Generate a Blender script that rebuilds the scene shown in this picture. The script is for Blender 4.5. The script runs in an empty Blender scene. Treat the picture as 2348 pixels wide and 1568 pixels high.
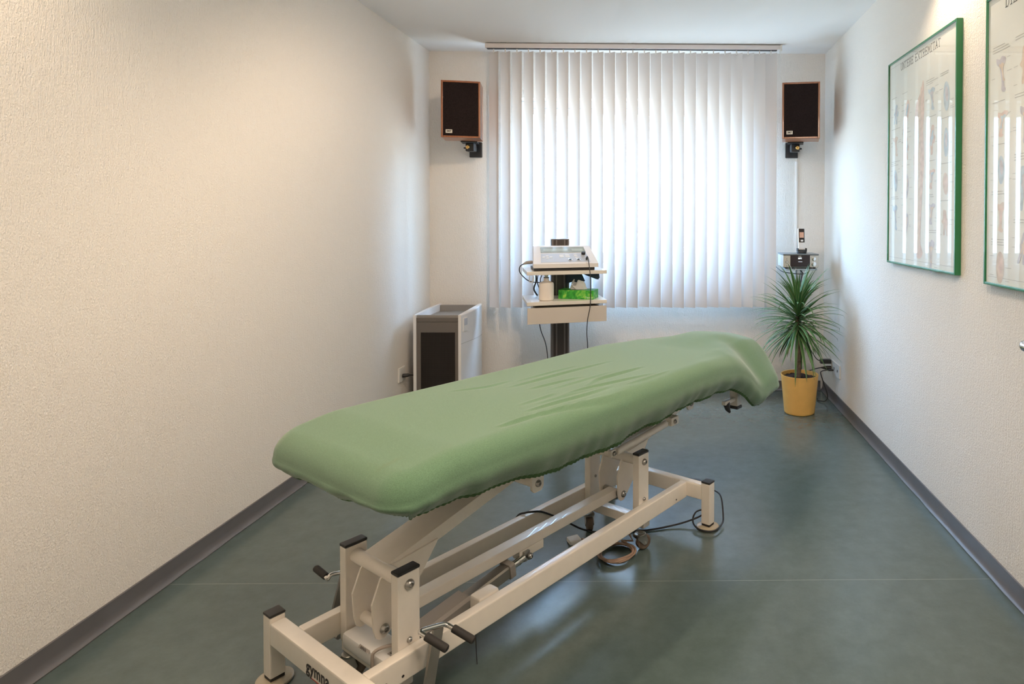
import bpy, bmesh, math, random
import numpy as np
from mathutils import Vector, Matrix

random.seed(7)
SC = bpy.context.scene
COL = SC.collection
PI = math.pi

# ------------------------------------------------------------------ camera
CAM_Z = 1.2489
F_PX, PX, PY = 1453.74, 1552.29, 525.01
YAW, PITCH, ROLL = 0.016219, -0.015794, 0.002618
XL, XR, YB, YF, H = -1.7095, 1.1488, 4.6059, -1.30, 2.45

fw = Vector((math.sin(YAW) * math.cos(PITCH), math.cos(YAW) * math.cos(PITCH), math.sin(PITCH)))
rt = Vector((math.cos(YAW), -math.sin(YAW), 0))
up = rt.cross(fw)
r2 = rt * math.cos(ROLL) + up * math.sin(ROLL)
u2 = -rt * math.sin(ROLL) + up * math.cos(ROLL)
cam_d = bpy.data.cameras.new('camera')
cam_d.sensor_width = 36
cam_d.sensor_fit = 'HORIZONTAL'
cam_d.lens = F_PX * 36 / 2348
cam_d.shift_x = (1174 - PX) / 2348
cam_d.shift_y = (PY - 784) / 2348
cam_d.clip_start = 0.02
cam = bpy.data.objects.new('camera', cam_d)
COL.objects.link(cam)
m = Matrix((r2, u2, -fw)).transposed().to_4x4()
m.translation = (0, 0, CAM_Z)
cam.matrix_world = m
SC.camera = cam

# ------------------------------------------------------------------ view and sky
SC.view_settings.view_transform = 'Standard'
SC.view_settings.look = 'None'
SC.view_settings.gamma = 1
SC.view_settings.use_curve_mapping = False
SC.view_settings.exposure = 0.19
SC.cycles.use_denoising = True
SC.cycles.max_bounces = 10
SC.cycles.diffuse_bounces = 6
SC.cycles.glossy_bounces = 4
SC.cycles.transparent_max_bounces = 12
SC.cycles.transmission_bounces = 6
SC.cycles.caustics_reflective = False
SC.cycles.caustics_refractive = False
SC.cycles.sample_clamp_indirect = 6.0

SKY = 39.0
W = bpy.data.worlds.new('sky')
SC.world = W
W.use_nodes = True
nt = W.node_tree
bg = nt.nodes['Background']
tc = nt.nodes.new('ShaderNodeTexCoord')
sx = nt.nodes.new('ShaderNodeSeparateXYZ')
rp = nt.nodes.new('ShaderNodeValToRGB')
mr = nt.nodes.new('ShaderNodeMapRange')
mr.inputs['From Min'].default_value = -1
mr.inputs['From Max'].default_value = 1
nt.links.new(tc.outputs['Generated'], sx.inputs[0])
nt.links.new(sx.outputs['Z'], mr.inputs['Value'])
nt.links.new(mr.outputs[0], rp.inputs[0])
e = rp.color_ramp.elements
e[0].position, e[0].color = 0.46, (0.29, 0.33, 0.36, 1)     # ground and hedges
e[1].position, e[1].color = 0.52, (0.20, 0.30, 0.36, 1)     # trees and houses at the horizon
e2 = rp.color_ramp.elements.new(0.63); e2.color = (0.36, 0.60, 0.95, 1)
e3 = rp.color_ramp.elements.new(0.90); e3.color = (0.40, 0.64, 1.0, 1)
nt.links.new(rp.outputs[0], bg.inputs['Color'])
bg.inputs['Strength'].default_value = SKY


def lamp(name, kind, loc, power, color, size=0.1, target=None, spot=None, blend=0.5):
    d = bpy.data.lights.new(name, kind)
    d.energy = power
    d.color = color
    if kind in ('POINT', 'SPOT'):
        d.shadow_soft_size = size
    if kind == 'SPOT':
        d.spot_size = math.radians(spot)
        d.spot_blend = blend
    o = bpy.data.objects.new(name, d)
    COL.objects.link(o)
    o.location = loc
    if target is not None:
        o.rotation_euler = (Vector(target) - Vector(loc)).to_track_quat('-Z', 'Y').to_euler()
    return o


WARM = (1.0, 0.76, 0.54)
lamp('ceiling_and_fill_spot', 'SPOT', (-0.52, 2.55, 2.38), 48, WARM, 0.035, (-0.75, 3.3, 0.6), 150, 0.6)
lamp('ceiling_and_fill_spot', 'SPOT', (0.98, 2.50, 2.40), 20, WARM, 0.03, (1.02, 2.50, 0.0), 120, 0.7)
lamp('ceiling_and_fill_spot', 'SPOT', (-1.42, 1.35, 2.40), 20, WARM, 0.03, (-1.45, 1.35, 0.0), 130, 0.7)
lamp('ceiling_and_fill_spot', 'SPOT', (0.1, 1.2, 2.38), 40, WARM, 0.06, (0.0, 1.4, 0.0), 155, 0.6)  # added overhead fill for the table, not a known ceiling spot
lamp('room_fill_light', 'POINT', (0.30, 0.60, 2.33), 42, (1.0, 0.82, 0.66), 0.18)  # added warm fill near the camera, no actual ceiling lamp known here

pd = bpy.data.lights.new('window_portal', 'AREA')
pd.shape = 'RECTANGLE'
pd.size, pd.size_y = 1.72, 1.22
pd.cycles.is_portal = True
po = bpy.data.objects.new('window_portal', pd)
COL.objects.link(po)
po.location = (-0.25, YB + 0.31, 1.51)
po.rotation_euler = (PI / 2, 0, PI)   # faces -Y into the room


# ------------------------------------------------------------------ materials
def mat(name, col, rough=0.5, metal=0.0, noise=None, bump=None, sheen=0.0, coat=0.0, spec=0.5, emit=None):
    """principled material; noise=(scale, amount) varies the colour, bump=(scale, strength, distance, stretch)."""
    M = bpy.data.materials.new(name)
    M.use_nodes = True
    t = M.node_tree
    b = t.nodes['Principled BSDF']
    b.inputs['Base Color'].default_value = (*col, 1)
    b.inputs['Roughness'].default_value = rough
    b.inputs['Metallic'].default_value = metal
    b.inputs['Specular IOR Level'].default_value = spec
    b.inputs['Sheen Weight'].default_value = sheen
    b.inputs['Coat Weight'].default_value = coat
    if emit:
        b.inputs['Emission Color'].default_value = (*emit[0], 1)
        b.inputs['Emission Strength'].default_value = emit[1]
    if noise or bump:
        tc = t.nodes.new('ShaderNodeTexCoord')
    if noise:
        n = t.nodes.new('ShaderNodeTexNoise')
        n.inputs['Scale'].default_value = noise[0]
        n.inputs['Detail'].default_value = 4
        t.links.new(tc.outputs['Object'], n.inputs['Vector'])
        r = t.nodes.new('ShaderNodeValToRGB')
        a = noise[1]
        r.color_ramp.elements[0].position = 0.3
        r.color_ramp.elements[1].position = 0.7
        r.color_ramp.elements[0].color = (*[max(0, c * (1 - a)) for c in col], 1)
        r.color_ramp.elements[1].color = (*[min(1, c * (1 + a)) for c in col], 1)
        t.links.new(n.outputs['Fac'], r.inputs[0])
        t.links.new(r.outputs[0], b.inputs['Base Color'])
    if bump:
        mp = t.nodes.new('ShaderNodeMapping')
        st = bump[3] if len(bump) > 3 else (1, 1, 1)
        mp.inputs['Scale'].default_value = st
        t.links.new(tc.outputs['Object'], mp.inputs['Vector'])
        n2 = t.nodes.new('ShaderNodeTexNoise')
        n2.inputs['Scale'].default_value = bump[0]
        n2.inputs['Detail'].default_value = 5
        n2.inputs['Roughness'].default_value = 0.6
        t.links.new(mp.outputs[0], n2.inputs['Vector'])
        bp = t.nodes.new('ShaderNodeBump')
        bp.inputs['Strength'].default_value = bump[1]
        bp.inputs['Distance'].default_value = bump[2]
        t.links.new(n2.outputs['Fac'], bp.inputs['Height'])
        t.links.new(bp.outputs[0], b.inputs['Normal'])
    return M


def wall_material():
    M = mat('scratched_plaster', (0.82, 0.79, 0.745), 0.9, spec=0.2)
    t = M.node_tree
    b = t.nodes['Principled BSDF']
    tc = t.nodes.new('ShaderNodeTexCoord')
    def chan(scale, stretch, detail):
        mp = t.nodes.new('ShaderNodeMapping')
        mp.inputs['Scale'].default_value = stretch
        t.links.new(tc.outputs['Object'], mp.inputs['Vector'])
        n = t.nodes.new('ShaderNodeTexNoise')
        n.inputs['Scale'].default_value = scale
        n.inputs['Detail'].default_value = detail
        n.inputs['Roughness'].default_value = 0.65
        t.links.new(mp.outputs[0], n.inputs['Vector'])
        return n.outputs['Fac']
    a = chan(150, (1, 1, 0.16), 3)
    c = chan(210, (1, 1, 0.7), 2)
    mx = t.nodes.new('ShaderNodeMath'); mx.operation = 'ADD'
    t.links.new(a, mx.inputs[0]); t.links.new(c, mx.inputs[1])
    bp = t.nodes.new('ShaderNodeBump')
    bp.inputs['Strength'].default_value = 0.8
    bp.inputs['Distance'].default_value = 0.0045
    t.links.new(mx.outputs[0], bp.inputs['Height'])
    t.links.new(bp.outputs[0], b.inputs['Normal'])
    return M


def floor_material():
    M = mat('linoleum', (0.15, 0.215, 0.19), 0.34, spec=0.9)
    t = M.node_tree
    b = t.nodes['Principled BSDF']
    tc = t.nodes.new('ShaderNodeTexCoord')
    n = t.nodes.new('ShaderNodeTexNoise')
    n.inputs['Scale'].default_value = 14
    n.inputs['Detail'].default_value = 8
    n.inputs['Roughness'].default_value = 0.7
    t.links.new(tc.outputs['Object'], n.inputs['Vector'])
    r = t.nodes.new('ShaderNodeValToRGB')
    r.color_ramp.elements[0].position = 0.3
    r.color_ramp.elements[1].position = 0.72
    r.color_ramp.elements[0].color = (0.070, 0.101, 0.097, 1)
    r.color_ramp.elements[1].color = (0.092, 0.128, 0.124, 1)
    t.links.new(n.outputs['Fac'], r.inputs[0])
    # welded seam across the room
    s = t.nodes.new('ShaderNodeSeparateXYZ')
    t.links.new(tc.outputs['Object'], s.inputs[0])
    d = t.nodes.new('ShaderNodeMath'); d.operation = 'SUBTRACT'; d.inputs[1].default_value = 2.169
    t.links.new(s.outputs['Y'], d.inputs[0])
    ab = t.nodes.new('ShaderNodeMath'); ab.operation = 'ABSOLUTE'
    t.links.new(d.outputs[0], ab.inputs[0])
    lt = t.nodes.new('ShaderNodeMath'); lt.operation = 'LESS_THAN'; lt.inputs[1].default_value = 0.0009
    t.links.new(ab.outputs[0], lt.inputs[0])
    mx = t.nodes.new('ShaderNodeMixRGB')
    mx.inputs['Color2'].default_value = (0.20, 0.24, 0.22, 1)
    t.links.new(lt.outputs[0], mx.inputs['Fac'])
    t.links.new(r.outputs[0], mx.inputs['Color1'])
    t.links.new(mx.outputs[0], b.inputs['Base Color'])
    n2 = t.nodes.new('ShaderNodeTexNoise')
    n2.inputs['Scale'].default_value = 5
    n2.inputs['Detail'].default_value = 6
    t.links.new(tc.outputs['Object'], n2.inputs['Vector'])
    rr = t.nodes.new('ShaderNodeMapRange')
    rr.inputs['To Min'].default_value = 0.19
    rr.inputs['To Max'].default_value = 0.29
    t.links.new(n2.outputs['Fac'], rr.inputs['Value'])
    t.links.new(rr.outputs[0], b.inputs['Roughness'])
    n3 = t.nodes.new('ShaderNodeTexNoise')
    n3.inputs['Scale'].default_value = 90
    n3.inputs['Detail'].default_value = 3
    t.links.new(tc.outputs['Object'], n3.inputs['Vector'])
    bp = t.nodes.new('ShaderNodeBump')
    bp.inputs['Strength'].default_value = 0.12
    bp.inputs['Distance'].default_value = 0.002
    t.links.new(n3.outputs['Fac'], bp.inputs['Height'])
    t.links.new(bp.outputs[0], b.inputs['Normal'])
    return M


def slat_material():
    M = bpy.data.materials.new('blind_fabric')
    M.use_nodes = True
    t = M.node_tree
    t.nodes.remove(t.nodes['Principled BSDF'])
    out = t.nodes['Material Output']
    df = t.nodes.new('ShaderNodeBsdfDiffuse')
    df.inputs['Color'].default_value = (0.66, 0.63, 0.62, 1)
    tr = t.nodes.new('ShaderNodeBsdfTranslucent')
    tr.inputs['Color'].default_value = (0.78, 0.80, 0.80, 1)
    mx = t.nodes.new('ShaderNodeMixShader')
    mx.inputs[0].default_value = 0.062
    t.links.new(df.outputs[0], mx.inputs[1])
    t.links.new(tr.outputs[0], mx.inputs[2])
    t.links.new(mx.outputs[0], out.inputs[0])
    return M


def pane_material(name, tint=(0.97, 0.99, 0.98), boost=1.0):
    M = bpy.data.materials.new(name)
    M.use_nodes = True
    t = M.node_tree
    t.nodes.remove(t.nodes['Principled BSDF'])
    out = t.nodes['Material Output']
    tr = t.nodes.new('ShaderNodeBsdfTransparent')
    tr.inputs['Color'].default_value = (*tint, 1)
    gl = t.nodes.new('ShaderNodeBsdfGlossy')
    gl.inputs['Roughness'].default_value = 0.02
    fr = t.nodes.new('ShaderNodeFresnel')
    fr.inputs['IOR'].default_value = 1.5
    mx = t.nodes.new('ShaderNodeMixShader')
    ge = t.nodes.new('ShaderNodeNewGeometry')   # only the outer face of the pane reflects
    iv = t.nodes.new('ShaderNodeMath'); iv.operation = 'SUBTRACT'; iv.inputs[0].default_value = 1.0
    t.links.new(ge.outputs['Backfacing'], iv.inputs[1])
    mu = t.nodes.new('ShaderNodeMath'); mu.operation = 'MULTIPLY'
    t.links.new(fr.outputs[0], mu.inputs[0])
    t.links.new(iv.outputs[0], mu.inputs[1])
    t.links.new(mu.outputs[0], mx.inputs[0])
    t.links.new(tr.outputs[0], mx.inputs[1])
    t.links.new(gl.outputs[0], mx.inputs[2])
    t.links.new(mx.outputs[0], out.inputs[0])
    return M


def fabric_material():
    M = mat('green_stretch_terry', (0.26, 0.40, 0.235), 0.92, sheen=0.36, spec=0.15,
            bump=(900, 0.35, 0.0012))
    t = M.node_tree
    b = t.nodes['Principled BSDF']
    tc = t.nodes.new('ShaderNodeTexCoord')
    n = t.nodes.new('ShaderNodeTexNoise')
    n.inputs['Scale'].default_value = 420
    n.inputs['Detail'].default_value = 3
    t.links.new(tc.outputs['Object'], n.inputs['Vector'])
    r = t.nodes.new('ShaderNodeValToRGB')
    r.color_ramp.elements[0].position = 0.32
    r.color_ramp.elements[1].position = 0.68
    r.color_ramp.elements[0].color = (0.104, 0.190, 0.115, 1)
    r.color_ramp.elements[1].color = (0.140, 0.250, 0.152, 1)
    t.links.new(n.outputs['Fac'], r.inputs[0])
    # faint worn smudge near the foot end
    mp = t.nodes.new('ShaderNodeMapping')
    mp.inputs['Location'].default_value = (0.635, 0.19, 0)
    mp.inputs['Rotation'].default_value = (0, 0, 0)
    t.links.new(tc.outputs['Object'], mp.inputs['Vector'])
    mp2 = t.nodes.new('ShaderNodeMapping')
    mp2.inputs['Rotation'].default_value = (0, 0, math.radians(40))
    mp2.inputs['Scale'].default_value = (24, 75, 0)
    t.links.new(mp.outputs[0], mp2.inputs['Vector'])
    ln = t.nodes.new('ShaderNodeVectorMath'); ln.operation = 'LENGTH'
    t.links.new(mp2.outputs[0], ln.inputs[0])
    mr = t.nodes.new('ShaderNodeMapRange')
    mr.interpolation_type = 'SMOOTHSTEP'
    mr.inputs['From Min'].default_value = 0.3
    mr.inputs['From Max'].default_value = 1.1
    mr.inputs['To Min'].default_value = 0.45
    mr.inputs['To Max'].default_value = 0.0
    t.links.new(ln.outputs['Value'], mr.inputs['Value'])
    mx = t.nodes.new('ShaderNodeMixRGB')
    mx.inputs['Color2'].default_value = (0.12, 0.19, 0.10, 1)
    t.links.new(mr.outputs[0], mx.inputs['Fac'])
    t.links.new(r.outputs[0], mx.inputs['Color1'])
    t.links.new(mx.outputs[0], b.inputs['Base Color'])
    return M


def wood_material():
    M = mat('speaker_veneer', (0.27, 0.085, 0.03), 0.3, coat=0.3)
    t = M.node_tree
    b = t.nodes['Principled BSDF']
    tc = t.nodes.new('ShaderNodeTexCoord')
    mp = t.nodes.new('ShaderNodeMapping')
    mp.inputs['Scale'].default_value = (14, 14, 1.2)
    t.links.new(tc.outputs['Object'], mp.inputs['Vector'])
    n = t.nodes.new('ShaderNodeTexNoise')
    n.inputs['Scale'].default_value = 5
    n.inputs['Detail'].default_value = 6
    t.links.new(mp.outputs[0], n.inputs['Vector'])
    r = t.nodes.new('ShaderNodeValToRGB')
    r.color_ramp.elements[0].color = (0.15, 0.045, 0.018, 1)
    r.color_ramp.elements[1].color = (0.42, 0.15, 0.055, 1)
    t.links.new(n.outputs['Fac'], r.inputs[0])
    t.links.new(r.outputs[0], b.inputs['Base Color'])
    return M


def leaf_material():
    M = mat('dracaena_leaf', (0.08, 0.2, 0.05), 0.5, spec=0.35)
    t = M.node_tree
    b = t.nodes['Principled BSDF']
    at = t.nodes.new('ShaderNodeAttribute')
    at.attribute_name = 'across'
    r = t.nodes.new('ShaderNodeValToRGB')
    e = r.color_ramp.elements
    e[0].position, e[0].color = 0.0, (0.32, 0.38, 0.17, 1)
    e[1].position, e[1].color = 0.16, (0.060, 0.165, 0.05, 1)
    e3 = e.new(0.84); e3.color = (0.045, 0.125, 0.04, 1)
    e4 = e.new(1.0); e4.color = (0.30, 0.34, 0.16, 1)
    t.links.new(at.outputs['Fac'], r.inputs[0])
    t.links.new(r.outputs[0], b.inputs['Base Color'])
    return M


def box_print_material():
    M = mat('tissue_box_print', (0.03, 0.35, 0.03), 0.45)
    t = M.node_tree
    b = t.nodes['Principled BSDF']
    tc = t.nodes.new('ShaderNodeTexCoord')
    n = t.nodes.new('ShaderNodeTexNoise')
    n.inputs['Scale'].default_value = 26
    n.inputs['Detail'].default_value = 2
    n.inputs['Distortion'].default_value = 1.5
    t.links.new(tc.outputs['Object'], n.inputs['Vector'])
    r = t.nodes.new('ShaderNodeValToRGB')
    e = r.color_ramp.elements
    e[0].position, e[0].color = 0.35, (0.012, 0.22, 0.02, 1)
    e[1].position, e[1].color = 0.55, (0.05, 0.42, 0.04, 1)
    e3 = e.new(0.72); e3.color = (0.32, 0.60, 0.09, 1)
    t.links.new(n.outputs['Fac'], r.inputs[0])
    t.links.new(r.outputs[0], b.inputs['Base Color'])
    return M


M_WALL = wall_material()
M_CEIL = mat('ceiling_paint', (0.88, 0.87, 0.86), 0.95, bump=(160, 0.25, 0.002), spec=0.2)
M_FLOOR = floor_material()
M_SKIRT = mat('grey_vinyl_skirting', (0.115, 0.112, 0.118), 0.38, noise=(8, 0.08))
M_PVC = mat('white_pvc', (0.82, 0.83, 0.83), 0.35)
M_PANE = pane_material('window_glass')
M_SLAT = slat_material()
M_RAIL = mat('headrail_grey', (0.74, 0.70, 0.70), 0.35)
M_DARKSLOT = mat('dark_slot', (0.03, 0.03, 0.035), 0.6)
M_CREAM = mat('cream_lacquer', (0.86, 0.80, 0.715), 0.24, coat=0.35, noise=(30, 0.02))
M_CAP = mat('black_cap', (0.018, 0.017, 0.017), 0.42)
M_BLACK = mat('black_plastic', (0.022, 0.022, 0.024), 0.45)
M_RUBBER = mat('black_rubber', (0.03, 0.027, 0.025), 0.7)
M_CHROME = mat('chrome', (0.78, 0.77, 0.75), 0.12, 1.0)
M_STEEL = mat('zinc_steel', (0.45, 0.44, 0.42), 0.32, 1.0)
M_ALU = mat('anodised_grey', (0.34, 0.32, 0.29), 0.36, 0.75)
M_GREYP = mat('grey_plastic', (0.33, 0.30, 0.27), 0.45)
M_TREAD = mat('caster_tread', (0.13, 0.095, 0.07), 0.6)
M_DISC = mat('clear_amber_disc', (0.42, 0.36, 0.26), 0.25, coat=0.4)
M_FABRIC = fabric_material()
M_HEM = mat('green_hem', (0.075, 0.15, 0.06), 0.95, noise=(500, 0.2))
M_LEATHER = mat('mattress_vinyl', (0.25, 0.30, 0.27), 0.5)
M_WOOD = wood_material()
M_GRILLE = mat('speaker_cloth', (0.020, 0.014, 0.014), 0.95, noise=(220, 0.5), bump=(700, 0.4, 0.001), spec=0.1)
M_BADGE = mat('badge_ivory', (0.72, 0.67, 0.58), 0.35)
M_INK = mat('dark_ink', (0.035, 0.03, 0.03), 0.6)
M_RED = mat('red_ink', (0.45, 0.03, 0.02), 0.5)
M_BRASS = mat('brass', (0.80, 0.55, 0.22), 0.22, 1.0)
M_WHITEP = mat('white_plastic', (0.80, 0.79, 0.77), 0.38)
M_SOCKET = mat('socket_white', (0.74, 0.73, 0.70), 0.35)
M_PURW = mat('purifier_white', (0.76, 0.76, 0.77), 0.3)
M_PURG = mat('purifier_taupe', (0.135, 0.12, 0.108), 0.5)
M_PURT = mat('purifier_tray', (0.26, 0.245, 0.23), 0.45)
M_MESH = mat('purifier_mesh', (0.03, 0.024, 0.022), 0.7)
M_LAM = mat('cream_laminate', (0.71, 0.67, 0.61), 0.30, coat=0.15)
M_LAMD = mat('laminate_front', (0.56, 0.51, 0.455), 0.42)
M_POST = mat('dark_anodised_post', (0.085, 0.075, 0.072), 0.35, 0.6)
M_POSTL = mat('post_ridge', (0.21, 0.19, 0.19), 0.35, 0.7)
M_DEV = mat('console_housing', (0.70, 0.67, 0.65), 0.38)
M_DEVP = mat('console_panel', (0.46, 0.50, 0.58), 0.35)
M_DEVS = mat('console_display', (0.25, 0.27, 0.22), 0.18)
M_LCD = mat('lcd_green', (0.36, 0.40, 0.33), 0.2)
M_KEY = mat('key_white', (0.78, 0.80, 0.83), 0.4)
M_BOTTLE = mat('bottle_cream', (0.76, 0.70, 0.64), 0.4)
M_CAPG = mat('pump_clear', (0.62, 0.66, 0.58), 0.25)
M_TISSUEB = box_print_material()
M_TISSUE = mat('tissue_paper', (0.80, 0.79, 0.78), 0.95)
M_NAVY = mat('navy_bag', (0.035, 0.05, 0.075), 0.7)
M_POT = mat('ochre_pot', (0.72, 0.43, 0.12), 0.55, noise=(20, 0.04))
M_SOIL = mat('potting_soil', (0.035, 0.02, 0.014), 0.95, noise=(60, 0.6), bump=(60, 1.0, 0.01))
M_TRUNK = mat('dracaena_trunk', (0.17, 0.12, 0.085), 0.85, noise=(40, 0.4), bump=(60, 0.8, 0.006, (1, 1, 5)))
M_LEAF = leaf_material()
M_POLE = mat('pole_steel', (0.38, 0.43, 0.48), 0.35, 0.7)
M_SILVER = mat('stereo_silver', (0.55, 0.53, 0.48), 0.32, 0.35)
M_STDISP = mat('stereo_display', (0.022, 0.012, 0.012), 0.12)
M_STTOP = mat('stereo_top', (0.13, 0.15, 0.165), 0.3)
M_LIT = mat('display_digits', (0.75, 0.85, 0.9), 0.5, emit=((0.8, 0.9, 1.0), 1.6))
M_PHSCR = mat('phone_screen', (0.42, 0.26, 0.20), 0.25, emit=((0.7, 0.35, 0.22), 0.25))
M_GREEN = mat('green_frame', (0.012, 0.16, 0.055), 0.28, coat=0.3)
M_PAPER = mat('poster_paper', (0.84, 0.82, 0.79), 0.7)
M_GLASSP = pane_material('poster_glass', (0.99, 1.0, 0.99))
M_BONE = mat('print_bone', (0.76, 0.62, 0.54), 0.7, noise=(40, 0.12))
M_PINK = mat('print_pink', (0.78, 0.60, 0.54), 0.7, noise=(40, 0.12))
M_BLUE = mat('print_blue', (0.56, 0.64, 0.73), 0.7, noise=(40, 0.14))
M_MAUVE = mat('print_mauve', (0.62, 0.58, 0.64), 0.7, noise=(40, 0.14))
M_LINE = mat('print_grey_text', (0.48, 0.45, 0.43), 0.7)
M_CABLE = mat('black_cable', (0.018, 0.019, 0.022), 0.45)
M_CABLEB = mat('brown_cable', (0.30, 0.20, 0.145), 0.45)
M_CABLEG = mat('grey_cable', (0.40, 0.34, 0.29), 0.45)
M_WHITEC = mat('white_cable', (0.75, 0.75, 0.74), 0.4)
M_STICK = mat('sticker_silver', (0.42, 0.38, 0.35), 0.35)
M_FOOT = mat('foot_switch_blue_grey', (0.045, 0.055, 0.07), 0.5)
M_CORK = mat('exterior_render', (0.62, 0.60, 0.55), 0.9)
M_DOOR = mat('door_leaf', (0.70, 0.69, 0.66), 0.4)


# ------------------------------------------------------------------ mesh builder
class MB:
    def __init__(self):
        self.v, self.f, self.mi = [], [], []
        self.cur = 0

    def add(self, verts, faces, mi=None):
        o = len(self.v)
        self.v.extend([tuple(p) for p in verts])
        for f in faces:
            self.f.append([i + o for i in f])
            self.mi.append(self.cur if mi is None else mi)
        return self

    def bm(self, b, mi=None):
        b.verts.index_update()
        self.add([v.co[:] for v in b.verts], [[v.index for v in f.verts] for f in b.faces], mi)
        b.free()
        return self

    def box(self, lo, hi, bev=0.0, rot=None, seg=2, mi=None):
        lo, hi = Vector(lo), Vector(hi)
        b = bmesh.new()
        bmesh.ops.create_cube(b, size=1)
        c = (lo + hi) / 2
        s = hi - lo
        for v in b.verts:
            v.co = Vector((v.co.x * abs(s.x), v.co.y * abs(s.y), v.co.z * abs(s.z)))
        if bev > 0:
            bmesh.ops.bevel(b, geom=b.edges[:], offset=bev, segments=seg, affect='EDGES', profile=0.5)
        for v in b.verts:
            v.co = (rot @ v.co if rot else v.co) + c
        return self.bm(b, mi)

    def tube(self, pts, r, seg=10, cap=True, smooth=0, mi=None):
        P = [Vector(p) for p in pts]
        if smooth:
            P = spline(P, smooth)
        n = len(P)
        rs = r if isinstance(r, (list, tuple)) else [r] * n
        if len(rs) != n:
            rs = [rs[min(len(rs) - 1, int(i * (len(rs) - 1) / max(1, n - 1) + .5))] for i in range(n)]
        T = [(P[min(i + 1, n - 1)] - P[max(i - 1, 0)]).normalized() for i in range(n)]
        a = Vector((0, 0, 1)) if abs(T[0].z) < 0.9 else Vector((1, 0, 0))
        N = (a - T[0] * a.dot(T[0])).normalized()
        vs, fs = [], []
        for i in range(n):
            N = (N - T[i] * N.dot(T[i])).normalized()
            B = T[i].cross(N)
            for k in range(seg):
                t = 2 * PI * k / seg
                vs.append(P[i] + (N * math.cos(t) + B * math.sin(t)) * rs[i])
        for i in range(n - 1):
            for k in range(seg):
                k2 = (k + 1) % seg
                fs.append([i * seg + k, i * seg + k2, (i + 1) * seg + k2, (i + 1) * seg + k])
        if cap:
            fs.append(list(range(seg))[::-1])
            fs.append([(n - 1) * seg + k for k in range(seg)])
        return self.add(vs, fs, mi)

    def lathe(self, prof, c=(0, 0, 0), axis='Z', seg=24, mi=None):
        """prof: list of (radius, height)."""
        c = Vector(c)
        vs, fs = [], []
        def put(r, h, t):
            x, y = r * math.cos(t), r * math.sin(t)
            if axis == 'Z': return c + Vector((x, y, h))
            if axis == 'X': return c + Vector((h, x, y))
            return c + Vector((y, h, x))
        n = len(prof)
        for (r, h) in prof:
            for k in range(seg):
                vs.append(put(max(r, 1e-5), h, 2 * PI * k / seg))
        for i in range(n - 1):
            for k in range(seg):
                k2 = (k + 1) % seg
                fs.append([i * seg + k, i * seg + k2, (i + 1) * seg + k2, (i + 1) * seg + k])
        fs.append(list(range(seg))[::-1])
        fs.append([(n - 1) * seg + k for k in range(seg)])
        return self.add(vs, fs, mi)

    def prism(self, poly, fn, t0, t1, mi=None):
        n = len(poly)
        vs = [fn(a, b, t0) for a, b in poly] + [fn(a, b, t1) for a, b in poly]
        fs = [list(range(n))[::-1], list(range(n, 2 * n))]
        for i in range(n):
            j = (i + 1) % n
            fs.append([i, j, n + j, n + i])
        return self.add(vs, fs, mi)

    def build(self, name, mats, parent=None, sharp=32, fix=True):
        me = bpy.data.meshes.new(name)
        me.from_pydata([tuple(p) for p in self.v], [], self.f)
        ms = mats if isinstance(mats, (list, tuple)) else [mats]
        for q in ms:
            me.materials.append(q)
        if len(ms) > 1:
            me.polygons.foreach_set('material_index', self.mi)
        b = bmesh.new()
        b.from_mesh(me)
        if fix:
            bmesh.ops.recalc_face_normals(b, faces=b.faces[:])
        lim = math.radians(sharp)
        for ed in b.edges:
            if len(ed.link_faces) == 2 and ed.calc_face_angle(0) > lim:
                ed.smooth = False
        for f in b.faces:
            f.smooth = True
        b.to_mesh(me)
        b.free()
        o = bpy.data.objects.new(name, me)
        COL.objects.link(o)
        if parent is not None:
            o.parent = parent
        if len(me.vertices) < 4000:
            wn = o.modifiers.new('weighted_normals', 'WEIGHTED_NORMAL')
            wn.keep_sharp = True
        return o


def spline(P, sub):
    out = []
    n = len(P)
    for i in range(n - 1):
        p0, p1, p2, p3 = P[max(i - 1, 0)], P[i], P[i + 1], P[min(i + 2, n - 1)]
        for k in range(sub):
            t = k / sub
            out.append(0.5 * ((2 * p1) + (p2 - p0) * t + (2 * p0 - 5 * p1 + 4 * p2 - p3) * t * t + (3 * p1 - p0 - 3 * p2 + p3) * t ** 3))
    out.append(P[-1])
    return out


def tag(o, label=None, cat=None, group=None, kind=None):
    if label: o['label'] = label
    if cat: o['category'] = cat
    if group: o['group'] = group
    if kind: o['kind'] = kind
    return o


def thing(name, label, cat, loc=(0, 0, 0), rz=0.0, group=None):
    o = bpy.data.objects.new(name, None)
    o.empty_display_size = 0.05
    COL.objects.link(o)
    o.location = loc
    o.rotation_euler = (0, 0, rz)
    return tag(o, label, cat, group)


def lettering(name, text, size, material, parent, mtx, extrude=0.0004, offset=0.0, squeeze=1.0):
    """flat raised lettering; mtx maps text x (reading), y (up), z (out of the surface)."""
    c = bpy.data.curves.new(name, 'FONT')
    c.body = text
    c.size = size
    c.extrude = extrude
    c.offset = offset
    c.space_character = 1.06
    c.resolution_u = 3
    t = bpy.data.objects.new(name + '_tmp', c)
    COL.objects.link(t)
    bpy.context.view_layer.update()
    me = bpy.data.meshes.new_from_object(t.evaluated_get(bpy.context.evaluated_depsgraph_get()))
    bpy.data.objects.remove(t)
    bpy.data.curves.remove(c)
    me.name = name
    me.transform(mtx @ Matrix.Scale(squeeze, 4, (1, 0, 0)))
    me.materials.clear()
    me.materials.append(material)
    o = bpy.data.objects.new(name, me)
    COL.objects.link(o)
    o.parent = parent
    return o


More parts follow.
